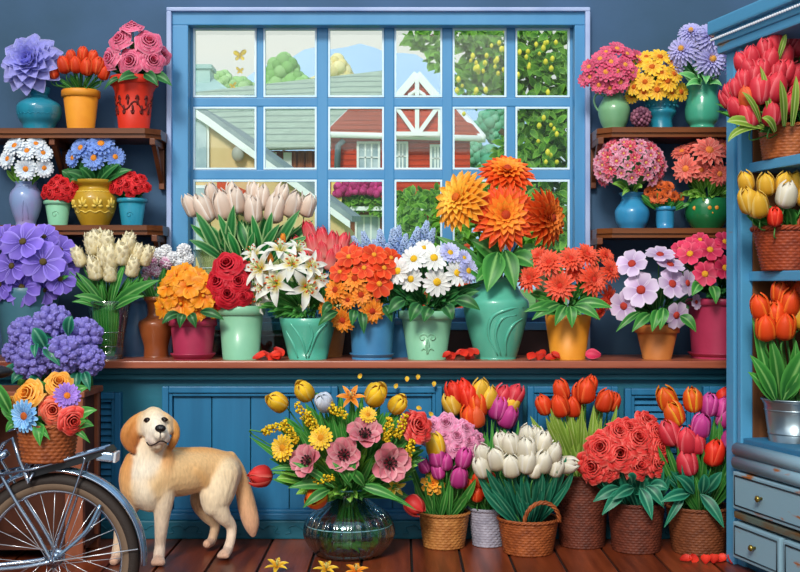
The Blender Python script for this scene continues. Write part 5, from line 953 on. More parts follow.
gh_ += [(261, 476, 24, 'tulip_wide', 'peony', L_('red tulip reaching far left towards the dog', name='tulip', ax=(-1, -.4, -.05))), (316, 498, 24, 'tulip_wide', 'flame', L_('orange red tulip hanging at the vase neck', name='tulip', ax=(-.5, -.8, -.2))), (418, 426, 17, 'peony', 'peony', L_('double coral red tulip', name='tulip', ax=(.5, -.8, .4))), (414, 505, 22, 'tulip_wide', 'peony', L_('red tulip drooping to the right', name='tulip', ax=(.7, -.4, -.6))), (395, 487, 12, 'lily', 'yellow_red', L_('small yellow freesia', name='freesia'))]
bouquet(gh_, 'daisy', 'gold', gm, .07, 5.72, (345, 445, 80, 60), .16, None, 'flower', 'flower'+GV, group='mixed flowers in the ribbed glass vase', leaves=2, lw=.045, lmat='mid', bottom=(gc.x, gc.y, .03), llen=.8, sr=.0038)
gl = thing('leafy_spray', 'dense green leaves of the mixed bouquet above the ribbed vase', 'leaves', gm); foliage(gl, 345, 450, 82, 58, 5.72, 130, .045, 'mid', .13, gm, (.3, .65)); foliage(gl, 345, 452, 70, 46, 5.76, 90, .055, 'dark', .04, gm, (.3, .7), seed=3); foliage(gl, 345, 470, 74, 34, 5.68, 60, .04, 'bright', .12, gm, (.3, .6), seed=5, shape='blade'); leafpx(gl, [(330, 486, 5.62, 288, 488, 5.58), (335, 488, 5.6, 292, 462, 5.58, .04), (330, 490, 5.6, 303, 508, 5.56), (360, 486, 5.6, 402, 502, 5.58), (366, 488, 5.62, 416, 510, 5.6, .03), (364, 486, 5.58, 348, 470, 5.54), (352, 488, 5.57, 332, 462, 5.53, .03), (345, 486, 5.57, 356, 460, 5.53, .05), (300, 470, 5.66, 270, 470, 5.64, .03), (318, 466, 5.64, 300, 490, 5.6, .04)], 'mid', .05)
st = gl; b = MB()
for i in range(34):
    a = R.uniform(0, 6.28); q_ = R.uniform(.3, 1); p0 = gc+Vector((.16*q_*math.cos(a), .16*q_*math.sin(a), .035+R.random()*.05)); b.tube(catmull([p0, gc+Vector((.05*math.cos(a), .05*math.sin(a), .2)), gm+Vector((.03*math.cos(a), .03*math.sin(a), .0))], 4), .0035, 5)
[b.leaf(gc+Vector((.12*math.cos(k), .12*math.sin(k), .05+.03*math.sin(3*k))), gc+Vector((.16*math.cos(k+.5), .15*math.sin(k+.5)-.0, .08+.04*math.cos(2*k))), (0, 0, .03), .03) for k in [2*PI*j/22 for j in range(22)]]; b.build('stem', pmat('stem_wet', '#5a8a2c', '#7aa83c', None, None, .5), gl)
# ---- floor baskets
def fl(cx, d): return (px(cx, d), d, 0)
d1 = 5.97; bk, m, r, q = wicker('wicker_basket', M_wk_y, 444, d1, 0, [(25, 512), (20, 545)], None, 'honey coloured wicker basket of pink flowers right of the glass vase', 'basket', 22)
PB = ('ball', 'pinkball'); MT = ('tulip', 'magenta', {'label': 'magenta tulip in the honey wicker basket', 'name': 'tulip'})
f1 = [(433, 426, 11, *PB), (457, 436, 12, *PB), (446, 423, 12, *PB), (456, 446, 11, *PB), (468, 441, 11, *PB), (476, 448, 9, *PB), (444, 434, 11, *PB), (425, 436, 9, *PB), (466, 428, 10, *PB), (478, 438, 8, *PB), (435, 445, 26, 'tulip', 'gold', {'label': 'yellow orange tulip in the honey wicker basket', 'name': 'tulip'}), (437, 457, 22, *MT), (464, 458, 22, *MT), (459, 477, 24, *MT), (438, 471, 18, *MT), (424, 466, 16, *MT), (433, 483, 12, 'marigold', 'orange_gold', {'label': 'orange yellow marigold in the honey wicker basket', 'name': 'marigold', 'ax': (0, -1, .2)}), (446, 462, 18, *MT)]
f1 = [(h[0], h[1], h[2], h[3], h[4], dict(h[5] if len(h) > 5 else {'label': 'pink peony bloom in the honey wicker basket', 'name': 'peony'})) for h in f1]
for h in f1:
    if h[3] == 'tulip': h[5]['ax'] = 'up'
    if h[3] == 'ball': h[5]['b'] = .05
f1 = [(x, y, r_, 'peony' if k == 'ball' else k, 'pinkpale2' if k == 'ball' else c, o) for x, y, r_, k, c, o in f1]
bouquet(f1, 'tulip', 'magenta', m, r*.75, d1-.06, (450, 450, 34, 44), .1, None, 'tulip', '', group='flowers in the honey wicker basket', leaves=2, lw=.04, lmat='mid', llen=.8)
d2 = 6.0; bk, m, r, q = wicker('wicker_basket', M_wk_g, 488, d2, 0, [(19, 508), (15, 546)], None, 'slim whitewashed grey wicker basket between two brown baskets', 'basket', 18)
g2 = []
for x, y, c in ((455, 393, 'red'), (469, 397, 'red'), (464, 391, 'red'), (470, 417, 'orange_tulip'), (481, 391, 'yellow_tulip'), (489, 398, 'yellow_tulip'), (510, 404, 'yellow_tulip'), (452, 404, 'yellow_tulip'), (478, 406, 'orange_tulip'), (476, 416, 'ktulip_o'), (498, 408, 'magenta'), (502, 397, 'redpink'), (508, 417, 'magenta'), (514, 396, 'redpink')):
    n_ = {'red': 'red', 'orange_tulip': 'orange', 'yellow_tulip': 'yellow', 'ktulip_o': 'coral', 'magenta': 'magenta', 'redpink': 'pink red'}[c]; g2.append((x, y, 25, tw, c, {'label': f'tall {n_} tulip behind the pink and white flowers'}))
for x, y in ((470, 487), (478, 480), (487, 489), (491, 480), (477, 494), (484, 474)): g2.append((x, y, 17, tw, 'orange_red', {'label': 'small orange red tulip in the grey wicker basket', 'b': -.06, 'leaves': 1}))
bouquet(g2, tw, 'red', m, r*.8, d2+.0, (482, 450, 34, 60), .06, None, 'tulip', '', group='tulips in the grey wicker basket', leaves=2, lw=.04, lmat='mid', axis='up', llen=.85)
d3 = 5.84; bk, m, r, q = wicker('wicker_basket', M_wk_m, 528, d3, 0, [(30, 518), (24, 550)], None, 'chestnut wicker basket with arched handle full of white tulips', 'basket', 26, handle=(.10, .1, .58, .055, -.11))
bouquet([(482, 467, 24), (496, 459, 25), (511, 466, 25), (511, 444, 24), (526, 449, 26), (527, 436, 24, tw, 'white_tulip', {'b': .05}), (527, 462, 25), (543, 462, 25), (553, 453, 24), (543, 442, 24), (483, 454, 22), (567, 465, 24, tw, 'white_tulip', {'ax': (1, -.5, .15)}), (502, 442, 22, tw, 'white_tulip', {'b': .04}), (536, 437, 22, tw, 'white_tulip', {'b': .06}), (535, 470, 18), (556, 468, 20)], tw, 'white_tulip', m, r*.8, d3-.04, (522, 465, 46, 36), .12, None, 'tulip', 'white tulip in the chestnut basket with handle', group='white tulips in the chestnut basket', leaves=2, lw=.045, lmat='teal', axis='up', llen=.92)
d4 = 6.0; bk, m, r, q = wicker('wicker_basket', M_wk_d, 582, d4, 0, [(27, 474), (25, 500), (22, 545)], None, 'tall dark brown wicker basket of orange red tulips by the cupboard', 'basket', 26)
bouquet([(544, 405, 22), (561, 390, 22), (560, 406, 24), (573, 407, 22, tw, 'orange_red', {'b': .05}), (586, 391, 26), (580, 394, 22, tw, 'orange_red', {'b': .05}), (605, 401, 24), (613, 402, 20), (590, 385, 20, tw, 'orange_red', {'b': .06})], tw, 'orange_red', m, r*.7, d4-.05, (580, 425, 38, 46), .08, None, 'tulip', 'orange red tulip in the tall dark basket', group='orange red tulips in the tall basket', leaves=5, lw=.045, lmat='olive', axis='up', llen=.95)
d5 = 5.89; bk, m, r, q = wicker('wicker_basket', M_wk_d, 636, d5, 0, [(28, 502), (23, 548)], None, 'brown wicker basket of red peonies between two tulip baskets', 'basket', 26)
bouquet([(620, 453, 18), (638, 438, 17), (593, 466, 18), (601, 447, 17), (658, 462, 15), (639, 464, 16), (647, 420, 12), (660, 447, 13), (620, 431, 14), (629, 427, 12), (657, 432, 12), (608, 470, 12), (645, 452, 12), (612, 438, 12, 'peony', 'peony', {'b': .05})], 'peony', 'peony', m, r*.8, d5-.05, (625, 452, 44, 34), .12, None, 'peony', 'red peony bloom in the brown wicker basket', group='red peonies in the wicker basket', leaves=2, lw=.05, lmat='teal', llen=.7)
pl = thing('leafy_spray', 'teal green leaves draping over the peony basket rim', 'leaves', m); leafpx(pl, [(625, 490, d5-.14, 602, 515, d5-.19), (620, 488, d5-.14, 593, 502, d5-.17), (634, 488, d5-.15, 612, 500, d5-.21), (640, 488, d5-.15, 652, 520, d5-.2), (646, 486, d5-.14, 664, 508, d5-.18), (632, 484, d5-.16, 628, 476, d5-.22), (650, 486, d5-.12, 668, 490, d5-.16)], 'teal', .06); foliage(pl, 630, 478, 36, 18, d5-.04, 40, .05, 'teal', .1, m, (.3, .8))
d6 = 5.86; bk, m, r, q = wicker('wicker_basket', M_wk_b, 698, d6, 0, [(31, 506), (25, 550)], None, 'brown wicker basket of mixed red and magenta tulips by the hutch', 'basket', 26)
f5 = []
for x, y, c, s_ in ((667, 399, 'flame', 27), (674, 414, 'flame', 27), (693, 400, 'flame', 26), (709, 405, 'magenta', 24), (722, 408, 'magenta', 22), (701, 426, 'magenta', 26), (670, 433, 'redpink', 28), (687, 441, 'redpink', 28), (687, 463, 'redpink', 28), (714, 453, 'red', 28), (725, 418, 'magenta', 22), (723, 397, 'red', 20), (697, 444, 'redpink', 22), (728, 440, 'magenta', 22)):
    n_ = {'flame': 'yellow tipped orange', 'magenta': 'magenta', 'redpink': 'rose red', 'red': 'bright red'}[c]; f5.append((x, y, s_, tw, c, {'label': f'{n_} tulip in the basket by the hutch'}))
bouquet(f5, tw, 'red', m, r*.7, d6-.05, (698, 445, 36, 60), .1, None, 'tulip', '', group='tulips in the basket by the hutch', leaves=3, lw=.04, lmat='mid', axis='up', llen=.95)
tl = thing('leafy_spray', 'teal green leaves draping over the basket by the hutch', 'leaves', m); leafpx(tl, [(690, 494, d6-.14, 660, 502, d6-.2), (700, 494, d6-.14, 724, 528, d6-.2), (685, 494, d6-.14, 664, 528, d6-.16, .04), (705, 494, d6-.12, 722, 472, d6-.18), (690, 494, d6-.12, 682, 462, d6-.18), (694, 494, d6-.13, 676, 476, d6-.19), (702, 494, d6-.13, 704, 474, d6-.19)], 'teal', .06); foliage(tl, 698, 478, 34, 26, d6-.04, 40, .05, 'teal', .1, m, (.3, .85))
# ================================================================ DOG
def make_dog():
    A, K, N = [], [], []                       # spheres: centre, radius, coat colour
    cream, gold, deep, pale, pink = '#ecd6b4', '#c98a48', '#b06a28', '#f3e6cf', '#dfae90'
    def chain(pts, col, col2=None, n=10):
        """pts: (x px, y px, distance, radius px)"""
        P_ = [(P(x, y, d), r*d/F) for x, y, d, r in pts]; cs = catmull([p for p, r in P_], n); rs = catmull([Vector((r, 0, 0)) for p, r in P_], n)
        for i, (p, r) in enumerate(zip(cs, rs)):
            t = i/(len(cs)-1); c = Vector(lin(col)[:3]); 
            if col2: c = c.lerp(Vector(lin(col2)[:3]), t)
            A.append(p); K.append(r.x); N.append(c)
    # trunk
    chain([(150, 486, 5.64, 25), (163, 474, 5.66, 25), (182, 473, 5.70, 23), (203, 470, 5.76, 21), (220, 473, 5.80, 22)], '#e2bc86', '#dcae74')
    chain([(168, 457, 5.69, 10), (185, 457, 5.71, 10), (206, 457, 5.76, 10), (224, 462, 5.80, 11)], '#d09450', '#cc9250')
    chain([(180, 470, 5.635, 8), (196, 472, 5.66, 8), (206, 482, 5.69, 7)], '#dca868', '#d8a464')       # golden back
    chain([(146, 478, 5.60, 15), (147, 492, 5.585, 14), (150, 500, 5.60, 12)], pale, cream)                           # chest front
    chain([(133, 460, 5.60, 8.5), (128.5, 474, 5.595, 9.5), (130, 488, 5.60, 10), (136, 498, 5.61, 9)], '#cf8a40', '#e0b078')                             # golden flanks of the neck
    chain([(165, 452, 5.62, 7.5), (167, 464, 5.60, 9), (165, 477, 5.59, 9), (159, 486, 5.585, 8)], '#cf8a40', '#e4bc88')
    chain([(152, 446, 5.62, 15), (150, 460, 5.63, 19), (150, 474, 5.63, 22)], cream, pale)                            # neck
    # head, looking up to its left
    chain([(153, 423, 5.605, 15.5), (155, 428, 5.565, 13.5)], '#e8caa0', pale)
    chain([(153, 416.5, 5.60, 10), (155, 416.5, 5.59, 9.6)], '#e4c290', '#e8caa0')
    chain([(154, 419.5, 5.585, 12), (156, 426, 5.55, 11)], '#ecd2ac', pale)
    chain([(157, 433, 5.535, 10), (159, 434.5, 5.50, 8.6), (160, 434, 5.472, 7)], pale, pale)
    chain([(152, 439, 5.53, 7), (155, 440, 5.49, 5.6)], pale, '#e8cfc0'); chain([(164, 438, 5.53, 6.5), (163, 439, 5.49, 5.4)], pale, '#e8cfc0')
    chain([(157, 444, 5.55, 7.5), (158, 445, 5.51, 5)], cream, cream)
    chain([(146.5, 416.5, 5.585, 5.5), (143.5, 420, 5.58, 6), (143, 430, 5.575, 6.5)], '#d8a868', '#e6c498'); chain([(161.5, 416, 5.585, 5.5), (166.5, 420, 5.58, 5.5), (167, 430, 5.57, 6)], '#d8a868', '#e6c498')
    # ears
    chain([(142, 415, 5.60, 4), (134, 421, 5.58, 5), (127, 430, 5.565, 5.6), (125.5, 438, 5.56, 5.4), (129, 446, 5.56, 4.6), (134, 452, 5.56, 2.6)], '#d08a3c', '#a85c1c')
    chain([(139, 422, 5.59, 5), (134, 433, 5.575, 6.2), (134, 443, 5.575, 5)], '#cc8438', '#a45a1c')
    chain([(167, 417, 5.60, 3.6), (174, 425, 5.60, 4.4), (176, 434, 5.60, 4.4), (173, 443, 5.60, 4), (170, 449, 5.60, 2.4)], '#dc9a48', '#b87028')
    # near foreleg, far foreleg
    chain([(162, 484, 5.62, 15), (163, 500, 5.61, 11), (162, 516, 5.61, 8.2), (161, 531, 5.61, 6.6), (160, 545, 5.62, 5.6), (159, 556, 5.60, 6.2)], cream, '#ecd0b8')
    chain([(159, 558.5, 5.60, 5.2), (158, 561, 5.555, 4.8)], '#ecd0b8', pink)
    for dx in (-4.2, 0, 4.2): chain([(158.5+dx*.8, 560, 5.57, 3.4), (158+dx, 563, 5.535, 3.3)], '#ecd0b8', pink, 4)
    chain([(136, 490, 5.64, 14), (128, 508, 5.63, 10), (122, 526, 5.63, 7.6), (119, 543, 5.63, 6), (117, 555, 5.62, 6)], cream, '#e4c4a4')
    chain([(116, 558, 5.61, 5.2), (114, 561, 5.565, 4.8)], '#ecd0b8', pink)
    # near hind leg: thigh, hock, shank, paw
    chain([(222, 474, 5.77, 19), (217, 492, 5.74, 18), (214, 505, 5.72, 12)], '#e8cfa6', cream)
    chain([(216, 503, 5.72, 12), (223, 516, 5.73, 8.2), (231, 526, 5.76, 5.6), (231, 538, 5.75, 5.0), (228, 549, 5.735, 5.2)], cream, '#ecd0b8')
    chain([(227, 551.5, 5.72, 5.2), (224, 554, 5.67, 4.6)], '#ecd0b8', pink)
    for dx in (-3.6, 0, 3.6): chain([(225+dx*.8, 553, 5.69, 3.2), (223+dx, 556, 5.645, 3)], '#ecd0b8', pink, 4)
    # far hind leg
    chain([(208, 484, 5.90, 15), (202, 500, 5.88, 12), (207, 514, 5.89, 8), (215, 524, 5.91, 5.4), (214, 533, 5.905, 4.8), (212, 540, 5.90, 4.8)], '#d8b888', '#dcb898')
    chain([(211, 542, 5.89, 4.8), (207, 544, 5.84, 4.4)], '#e0bda0', pink)
    # tail
    chain([(230, 458, 5.82, 7), (238, 470, 5.84, 7), (243, 488, 5.85, 8.4), (247, 506, 5.85, 9.5), (251, 522, 5.85, 8.5), (253, 534, 5.85, 3.5)], '#d8a868', '#dca686')
    t = thing('dog', 'cream and golden retriever dog standing beside the bicycle and looking up', 'dog', (px(185, 5.72), 5.72, 0))
    b = MB()
    for p, r in zip(A, K): b.ell(p, r, 14, 10)
    me = b.mesh('dog_raw', mat('coat_raw', '#d8b888')); o = bpy.data.objects.new('dog_raw', me); C.objects.link(o)
    m = o.modifiers.new('r', 'REMESH'); m.mode = 'VOXEL'; m.voxel_size = .0055
    m = o.modifiers.new('s', 'SMOOTH'); m.iterations = 7; m.factor = .5
    dg = bpy.context.evaluated_depsgraph_get(); dg.update(); me2 = bpy.data.meshes.new_from_object(o.evaluated_get(dg)); bpy.data.objects.remove(o)
    n = len(me2.vertices); co = np.empty(n*3); me2.vertices.foreach_get('co', co); co = co.reshape(-1, 3)
    ce = np.array([tuple(p) for p in A]); ra = np.array(K); cl = np.array([tuple(c) for c in N]); col = np.ones((n, 4), np.float32)
    for i in range(0, n, 4000):
        dd_ = np.linalg.norm(co[i:i+4000, None]-ce[None], axis=2)-ra[None]; w_ = np.exp(-np.maximum(dd_, -.02)/.004); w_ /= w_.sum(1, keepdims=True); col[i:i+4000, :3] = w_ @ cl
    at = me2.color_attributes.new('coat', 'FLOAT_COLOR', 'POINT'); at.data.foreach_set('color', col.ravel())
    off = WM[t.name].translation; co = co-np.array(tuple(off)); me2.vertices.foreach_set('co', co.ravel()); me2.polygons.foreach_set('use_smooth', [True]*len(me2.polygons))
    mt = bpy.data.materials.new('dog_coat'); mt.use_nodes = True; nt_ = mt.node_tree; bs = nt_.nodes['Principled BSDF']; bs.inputs['Roughness'].default_value = .7; bs.inputs['Sheen Weight'].default_value = .25
    a_ = nt_.nodes.new('ShaderNodeAttribute'); a_.attribute_name = 'coat'; tc_ = nt_.nodes.new('ShaderNodeTexCoord'); mp = nt_.nodes.new('ShaderNodeMapping'); mp.inputs['Scale'].default_value = (46, 46, 12); nz = nt_.nodes.new('ShaderNodeTexNoise'); nz.inputs['Scale'].default_value = 2.2; nz.inputs['Detail'].default_value = 5
    bp = nt_.nodes.new('ShaderNodeBump'); bp.inputs['Strength'].default_value = .6; bp.inputs['Distance'].default_value = .006; hv = nt_.nodes.new('ShaderNodeHueSaturation'); mr_ = nt_.nodes.new('ShaderNodeMapRange'); mr_.inputs[1].default_value = .3; mr_.inputs[2].default_value = .7; mr_.inputs[3].default_value = .86; mr_.inputs[4].default_value = 1.1
    L = nt_.links.new; L(tc_.outputs['Object'], mp.inputs[0]); L(mp.outputs[0], nz.inputs[0]); L(nz.outputs[0], bp.inputs['Height']); L(bp.outputs[0], bs.inputs['Normal']); L(nz.outputs[0], mr_.inputs[0]); L(mr_.outputs[0], hv.inputs['Value']); L(a_.outputs['Color'], hv.inputs['Color']); L(hv.outputs[0], bs.inputs['Base Color'])
    me2.materials.clear(); me2.materials.append(mt); me2.name = 'body'; reg(bpy.data.objects.new('body', me2), t, Matrix.Translation(off))
    M_eye = mat('dog_eye', '#1c1008', .08, coat=1); M_nose = mat('dog_nose', '#191718', .3, bump=.3, bscale=200); M_lip = mat('dog_lip', '#2a1a18', .5)
    for x, y, d in ((147.3, 420.3, 5.524), (164.3, 419.8, 5.534)):
        b = MB(); s_ = d/F; b.ell(P(x, y, d), (3.6*s_, 2.4*s_, 2.6*s_), 14, 10); b.ell(P(x+.4, y-.2, d-.002), (2.5*s_, 2.3*s_, 2.0*s_), 14, 10); e_ = b.build('eye', M_eye, t)
        b = MB(); b.tube(catmull([P(x-3.8, y+.8, d+.003), P(x-1.8, y-1.9, d-.008), P(x+1.2, y-2.2, d-.009), P(x+3.9, y+.3, d+.003)]), .0022, 6); b.build('eyelid', M_lip, e_)
    b = MB(); d = 5.447; s_ = d/F; b.ell(P(160.4, 428.6, d), (5.2*s_, 3.8*s_, 4.1*s_), 16, 10, 0, None, lambda q: 1-.18*max(0, -q.z)+.08*abs(q.x)); b.ell(P(160.4, 432, d+.004), (1.8*s_, 2*s_, 2.6*s_), 10, 8); b.build('nose', M_nose, t)
    b = MB(); b.tube(catmull([P(146.6, 442.5, 5.50), P(149.5, 445.4, 5.478), P(154, 444.6, 5.452), P(159.6, 441.4, 5.438), P(163.4, 441.4, 5.446), P(166.6, 443.2, 5.47)]), [.0022]*4+[.0034]*24+[.002]*3 if False else .0032, 6); b.tube([P(160.2, 433.5, 5.442), P(160, 438, 5.436), P(159.8, 441.4, 5.438)], .0016, 6); b.build('mouth', M_lip, t)
make_dog()
# ================================================================ BICYCLE
BD = 4.35; bs_ = BD/F; wc = P(55, 559, BD); wc.z = .309
M_chrome = mat('bike_silver', '#b9c6d6', .18, .9, '#8fa2b8', 3, (1, 1, 1), .3); M_tyre = mat('tyre_rubber', '#2a211c', .7, bump=.2, bscale=150); M_wallt = mat('tyre_wall', '#6e5a48', .7); M_fen = mat('fender_blue', '#8fb2d0', .15, .7); M_black = mat('rack_black', '#15171b', .4); M_spoke = mat('spoke_steel', '#d8dde2', .25, .6)
bike = thing('bicycle', 'silver city bicycle with rear rack and mudguard at the left edge', 'bicycle', (wc.x, BD, 0))
def ring(b, c, Rr, r, seg=72, k=10, mi=0, sq=1.0): 
    rows = []
    for i in range(seg+1):
        a = 2*PI*i/seg; rows.append([c+Vector(((Rr+r*math.cos(2*PI*j/k))*math.cos(a), r*sq*math.sin(2*PI*j/k), (Rr+r*math.cos(2*PI*j/k))*math.sin(a))) for j in range(k)])
    b.grid(rows, mi, None, True)
def wheel(c, ox):
    w_ = None; b = MB(); ring(b, c, .283, .026); wt = b.build('wheel', M_tyre, bike)
    b = MB(); ring(b, c, .268, .0262, 72, 10, 0, .92); b.build('tyre_wall', M_wallt, wt)
    b = MB(); ring(b, c, .246, .009, 72, 8, 0, 1.6); b.build('wheel_rim', M_chrome, wt)
    b = MB()
    for i in range(28):
        a = 2*PI*i/28; sd = (i % 2)*2-1; h_ = a+(.75 if (i//2) % 2 else -.75); b.tube([c+Vector((.024*math.cos(h_), sd*.026, .024*math.sin(h_))), c+Vector((.242*math.cos(a), 0, .242*math.sin(a)))], .0013, 5)
    o = b.build('spokes', M_spoke, wt)
    b = MB(); b.tube([c+Vector((0, -.045, 0)), c+Vector((0, -.03, 0)), c+Vector((0, .03, 0)), c+Vector((0, .045, 0))], [.010, .017, .017, .010], 14)
    for y in (-.028, .028): b.tube([c+Vector((0, y-.002, 0)), c+Vector((0, y+.002, 0))], .029, 20)
    b.tube([c+Vector((0, -.056, 0)), c+Vector((0, -.045, 0))], .008, 6); b.build('hub', M_chrome, wt)
    return wt
wheel(wc, 0); fc = wc+Vector((-1.08, 0, 0)); wheel(fc, 1)
def fender(c, a0, a1):
    b = MB(); rows = []
    for i in range(61):
        a = a0+(a1-a0)*i/60; rows.append([c+Vector(((.322+.012*math.cos(t))*math.cos(a), .032*math.sin(t), (.322+.012*math.cos(t))*math.sin(a))) for t in [(-1.5+3*j/8) for j in range(9)]])
    b.grid(rows); rows2 = [[p+(c-p).normalized()*.003*Vector((1, 0, 1)).length*.7 for p in r_] for r_ in rows]; b.grid([r_[::-1] for r_ in rows2]); return b.build('mudguard', M_fen, bike)
fd = fender(wc, math.radians(-4), math.radians(176)); fender(fc, math.radians(10), math.radians(150))
b = MB(); rows = []
for sd in (-1, 1): b.tube([wc+Vector(((.322)*math.cos(a), sd*.031, .322*math.sin(a))) for a in [math.radians(-4+180*i/40) for i in range(41)]], .004, 6)
b.build('mudguard_edge', M_chrome, fd)
def tub(name, pts, r, m=M_chrome, par=None, y=0, sm=True):
    b = MB(); q = [P(x, y_, BD)+Vector((0, yy, 0)) for x, y_, yy in pts]; b.tube(catmull(q, 6) if sm else q, r, 10); return b.build(name, m, par or bike)
for yy in (-.042, .042):
    tub('seat_stay', [(55, 559, yy), (38, 528, yy), (20, 500, yy), (-8, 452, yy*.8), (-30, 415, yy*.5)], .007)
    tub('chain_stay', [(55, 559, yy), (20, 565, yy), (-60, 572, yy*.6)], .008)
    tub('rack_strut', [(55, 559, yy*1.1), (60, 540, yy*1.1), (84, 470, yy), (88, 456, yy)], .0042)
    tub('dress_guard_bar', [(60, 555, yy*1.05), (88, 530, yy), (103, 503, yy*.9)], .006, M_fen)
tub('mudguard_stay', [(55, 559, -.046), (140, 547, -.036)], .0022, M_spoke, None, 0, False)
tub('rack_leg', [(-8, 470, -.05), (8, 442, -.05), (17, 436, -.05), (24, 458, -.05), (33, 481, -.05), (38, 470, -.05)], .0075, sm=False)
tub('rack_leg', [(10, 430, -.03), (20, 428, -.03), (27, 452, -.03), (33, 478, -.03)], .006, sm=False)
tub('frame_tube', [(-110, 470, 0), (-40, 480, 0), (8, 452, 0)], .014); tub('frame_tube', [(-65, 575, 0), (-30, 415, 0), (-24, 380, 0)], .015, sm=False)
tub('frame_tube', [(-65, 575, 0), (-210, 415, 0)], .016, sm=False); tub('frame_tube', [(-30, 440, 0), (-205, 395, 0)], .014, sm=False); tub('front_fork', [(-205, 380, 0), (-222, 460, 0), (-243, 559, 0)], .012)
b = MB(); b.ell(P(-22, 372, BD), (.13, .07, .03), 16, 8, 0, None, lambda q: 1-.3*max(0, -q.x)); b.build('saddle', M_black, bike)
b = MB(); b.tube(catmull([P(-205, 380, BD), P(-200, 345, BD), P(-200, 335, BD)+Vector((0, -.12, 0)), P(-165, 338, BD)+Vector((0, -.27, 0))]), .011, 8); b.tube(catmull([P(-200, 345, BD), P(-200, 335, BD)+Vector((0, .12, 0)), P(-165, 338, BD)+Vector((0, .27, 0))]), .011, 8); b.build('handlebar', M_chrome, bike)
# carrier rack sloping a little up to the rear light
b = MB()
for yy in (-.06, .06): b.tube([P(-4, 474, BD)+Vector((0, yy, 0)), P(40, 466, BD)+Vector((0, yy, 0)), P(108, 447, BD)+Vector((0, yy*.6, 0))], .006, 8)
for i in range(9): 
    t = i/8; x, y = -4+100*t, 474-24*t; k = .06*(1-.3*t); b.tube([P(x, y, BD)+Vector((0, -k, 0)), P(x, y, BD)+Vector((0, k, 0))], .004, 6)
rk = b.build('carrier_rack', M_chrome, bike)
b = MB(); b.prism([P(30, 470, BD-.045), P(84, 455, BD-.045), P(108, 447, BD-.03), P(112, 452, BD-.03), P(84, 463, BD-.045), P(30, 478, BD-.045)], (0, .08, 0)); b.build('rack_plate', M_black, rk)
b = MB(); M_ = Matrix.Translation(P(107, 455.5, BD)) @ Matrix.Rotation(.12, 4, 'Y'); b.box(-.036, .032, -.035, .035, -.018, .018, .008, 0, M_); tl_ = b.build('rear_light', M_chrome, bike)
b = MB(); b.box(.030, .040, -.032, .032, -.019, .019, .004, 0, M_); b.build('light_lens', mat('lens_grey', '#c9cdd0', .15), tl_)
# wicker basket of flowers on the rack
zb_ = pz(462, BD)+.005; q_ = None
bk, m, r, q = wicker('wicker_basket', M_wk_m, 48, BD, zb_, [(30, 424), (25, 455)], None, 'small brown wicker basket of flowers strapped on the bicycle rack', 'basket', 24, rim=.006)
G5 = ' in the bicycle basket'
bouquet([(27, 394, 17, 'rose', 'orange_rose', {'label': 'larger orange rose'+G5, 'name': 'rose'}), (59, 382, 14, 'rose', 'orange_rose', {'label': 'smaller orange rose at the top'+G5, 'name': 'rose', 'b': .02}), (53, 410, 15, 'rose', 'coral_rose', {'label': 'coral rose in the middle'+G5, 'name': 'rose'}), (73, 421, 15, 'rose', 'red_rose', {'b': -.05, 'label': 'red rose at the lower right'+G5, 'name': 'rose'}), (25, 416, 17, 'daisy2', 'sky', {'b': -.05, 'label': 'sky blue daisy'+G5, 'name': 'daisy'}), (67, 396, 14, 'daisy2', 'violet', {'label': 'violet aster'+G5, 'name': 'aster', 'b': -.01}), (10, 404, 8, 'small_rose', 'orange_rose', {'label': 'small orange bud at the far left'+G5, 'name': 'rose', 'b': .04}), (44, 399, 10, 'rose', 'orange_rose', {'label': 'orange rose tucked behind the coral rose'+G5, 'name': 'rose', 'b': .05})], 'rose', 'orange_rose', m, r*.7, BD-.0, (46, 404, 40, 30), .07, None, 'rose', '', group='flowers in the bicycle basket', leaves=1, lw=.04, lmat='mid', lshape='leaf', llen=.6)
bl_ = thing('leafy_spray', 'green leaves around the flowers in the bicycle basket', 'leaves', m); leafpx(bl_, [(40, 424, BD-.09, 40, 446, BD-.12, .045), (34, 424, BD-.08, 50, 440, BD-.12, .03), (12, 416, BD-.02, -8, 380, BD-.04, .05), (70, 424, BD-.04, 97, 410, BD-.06, .05), (72, 428, BD-.04, 94, 426, BD-.06, .045), (72, 430, BD-.04, 90, 443, BD-.06, .025), (20, 424, BD-.05, 6, 432, BD-.07, .035), (48, 396, BD, 38, 384, BD-.03, .04), (70, 400, BD, 88, 388, BD-.02, .04)], 'mid', .04); foliage(bl_, 46, 410, 36, 24, BD+.0, 30, .035, 'dark', .05, m, (.3, .8))
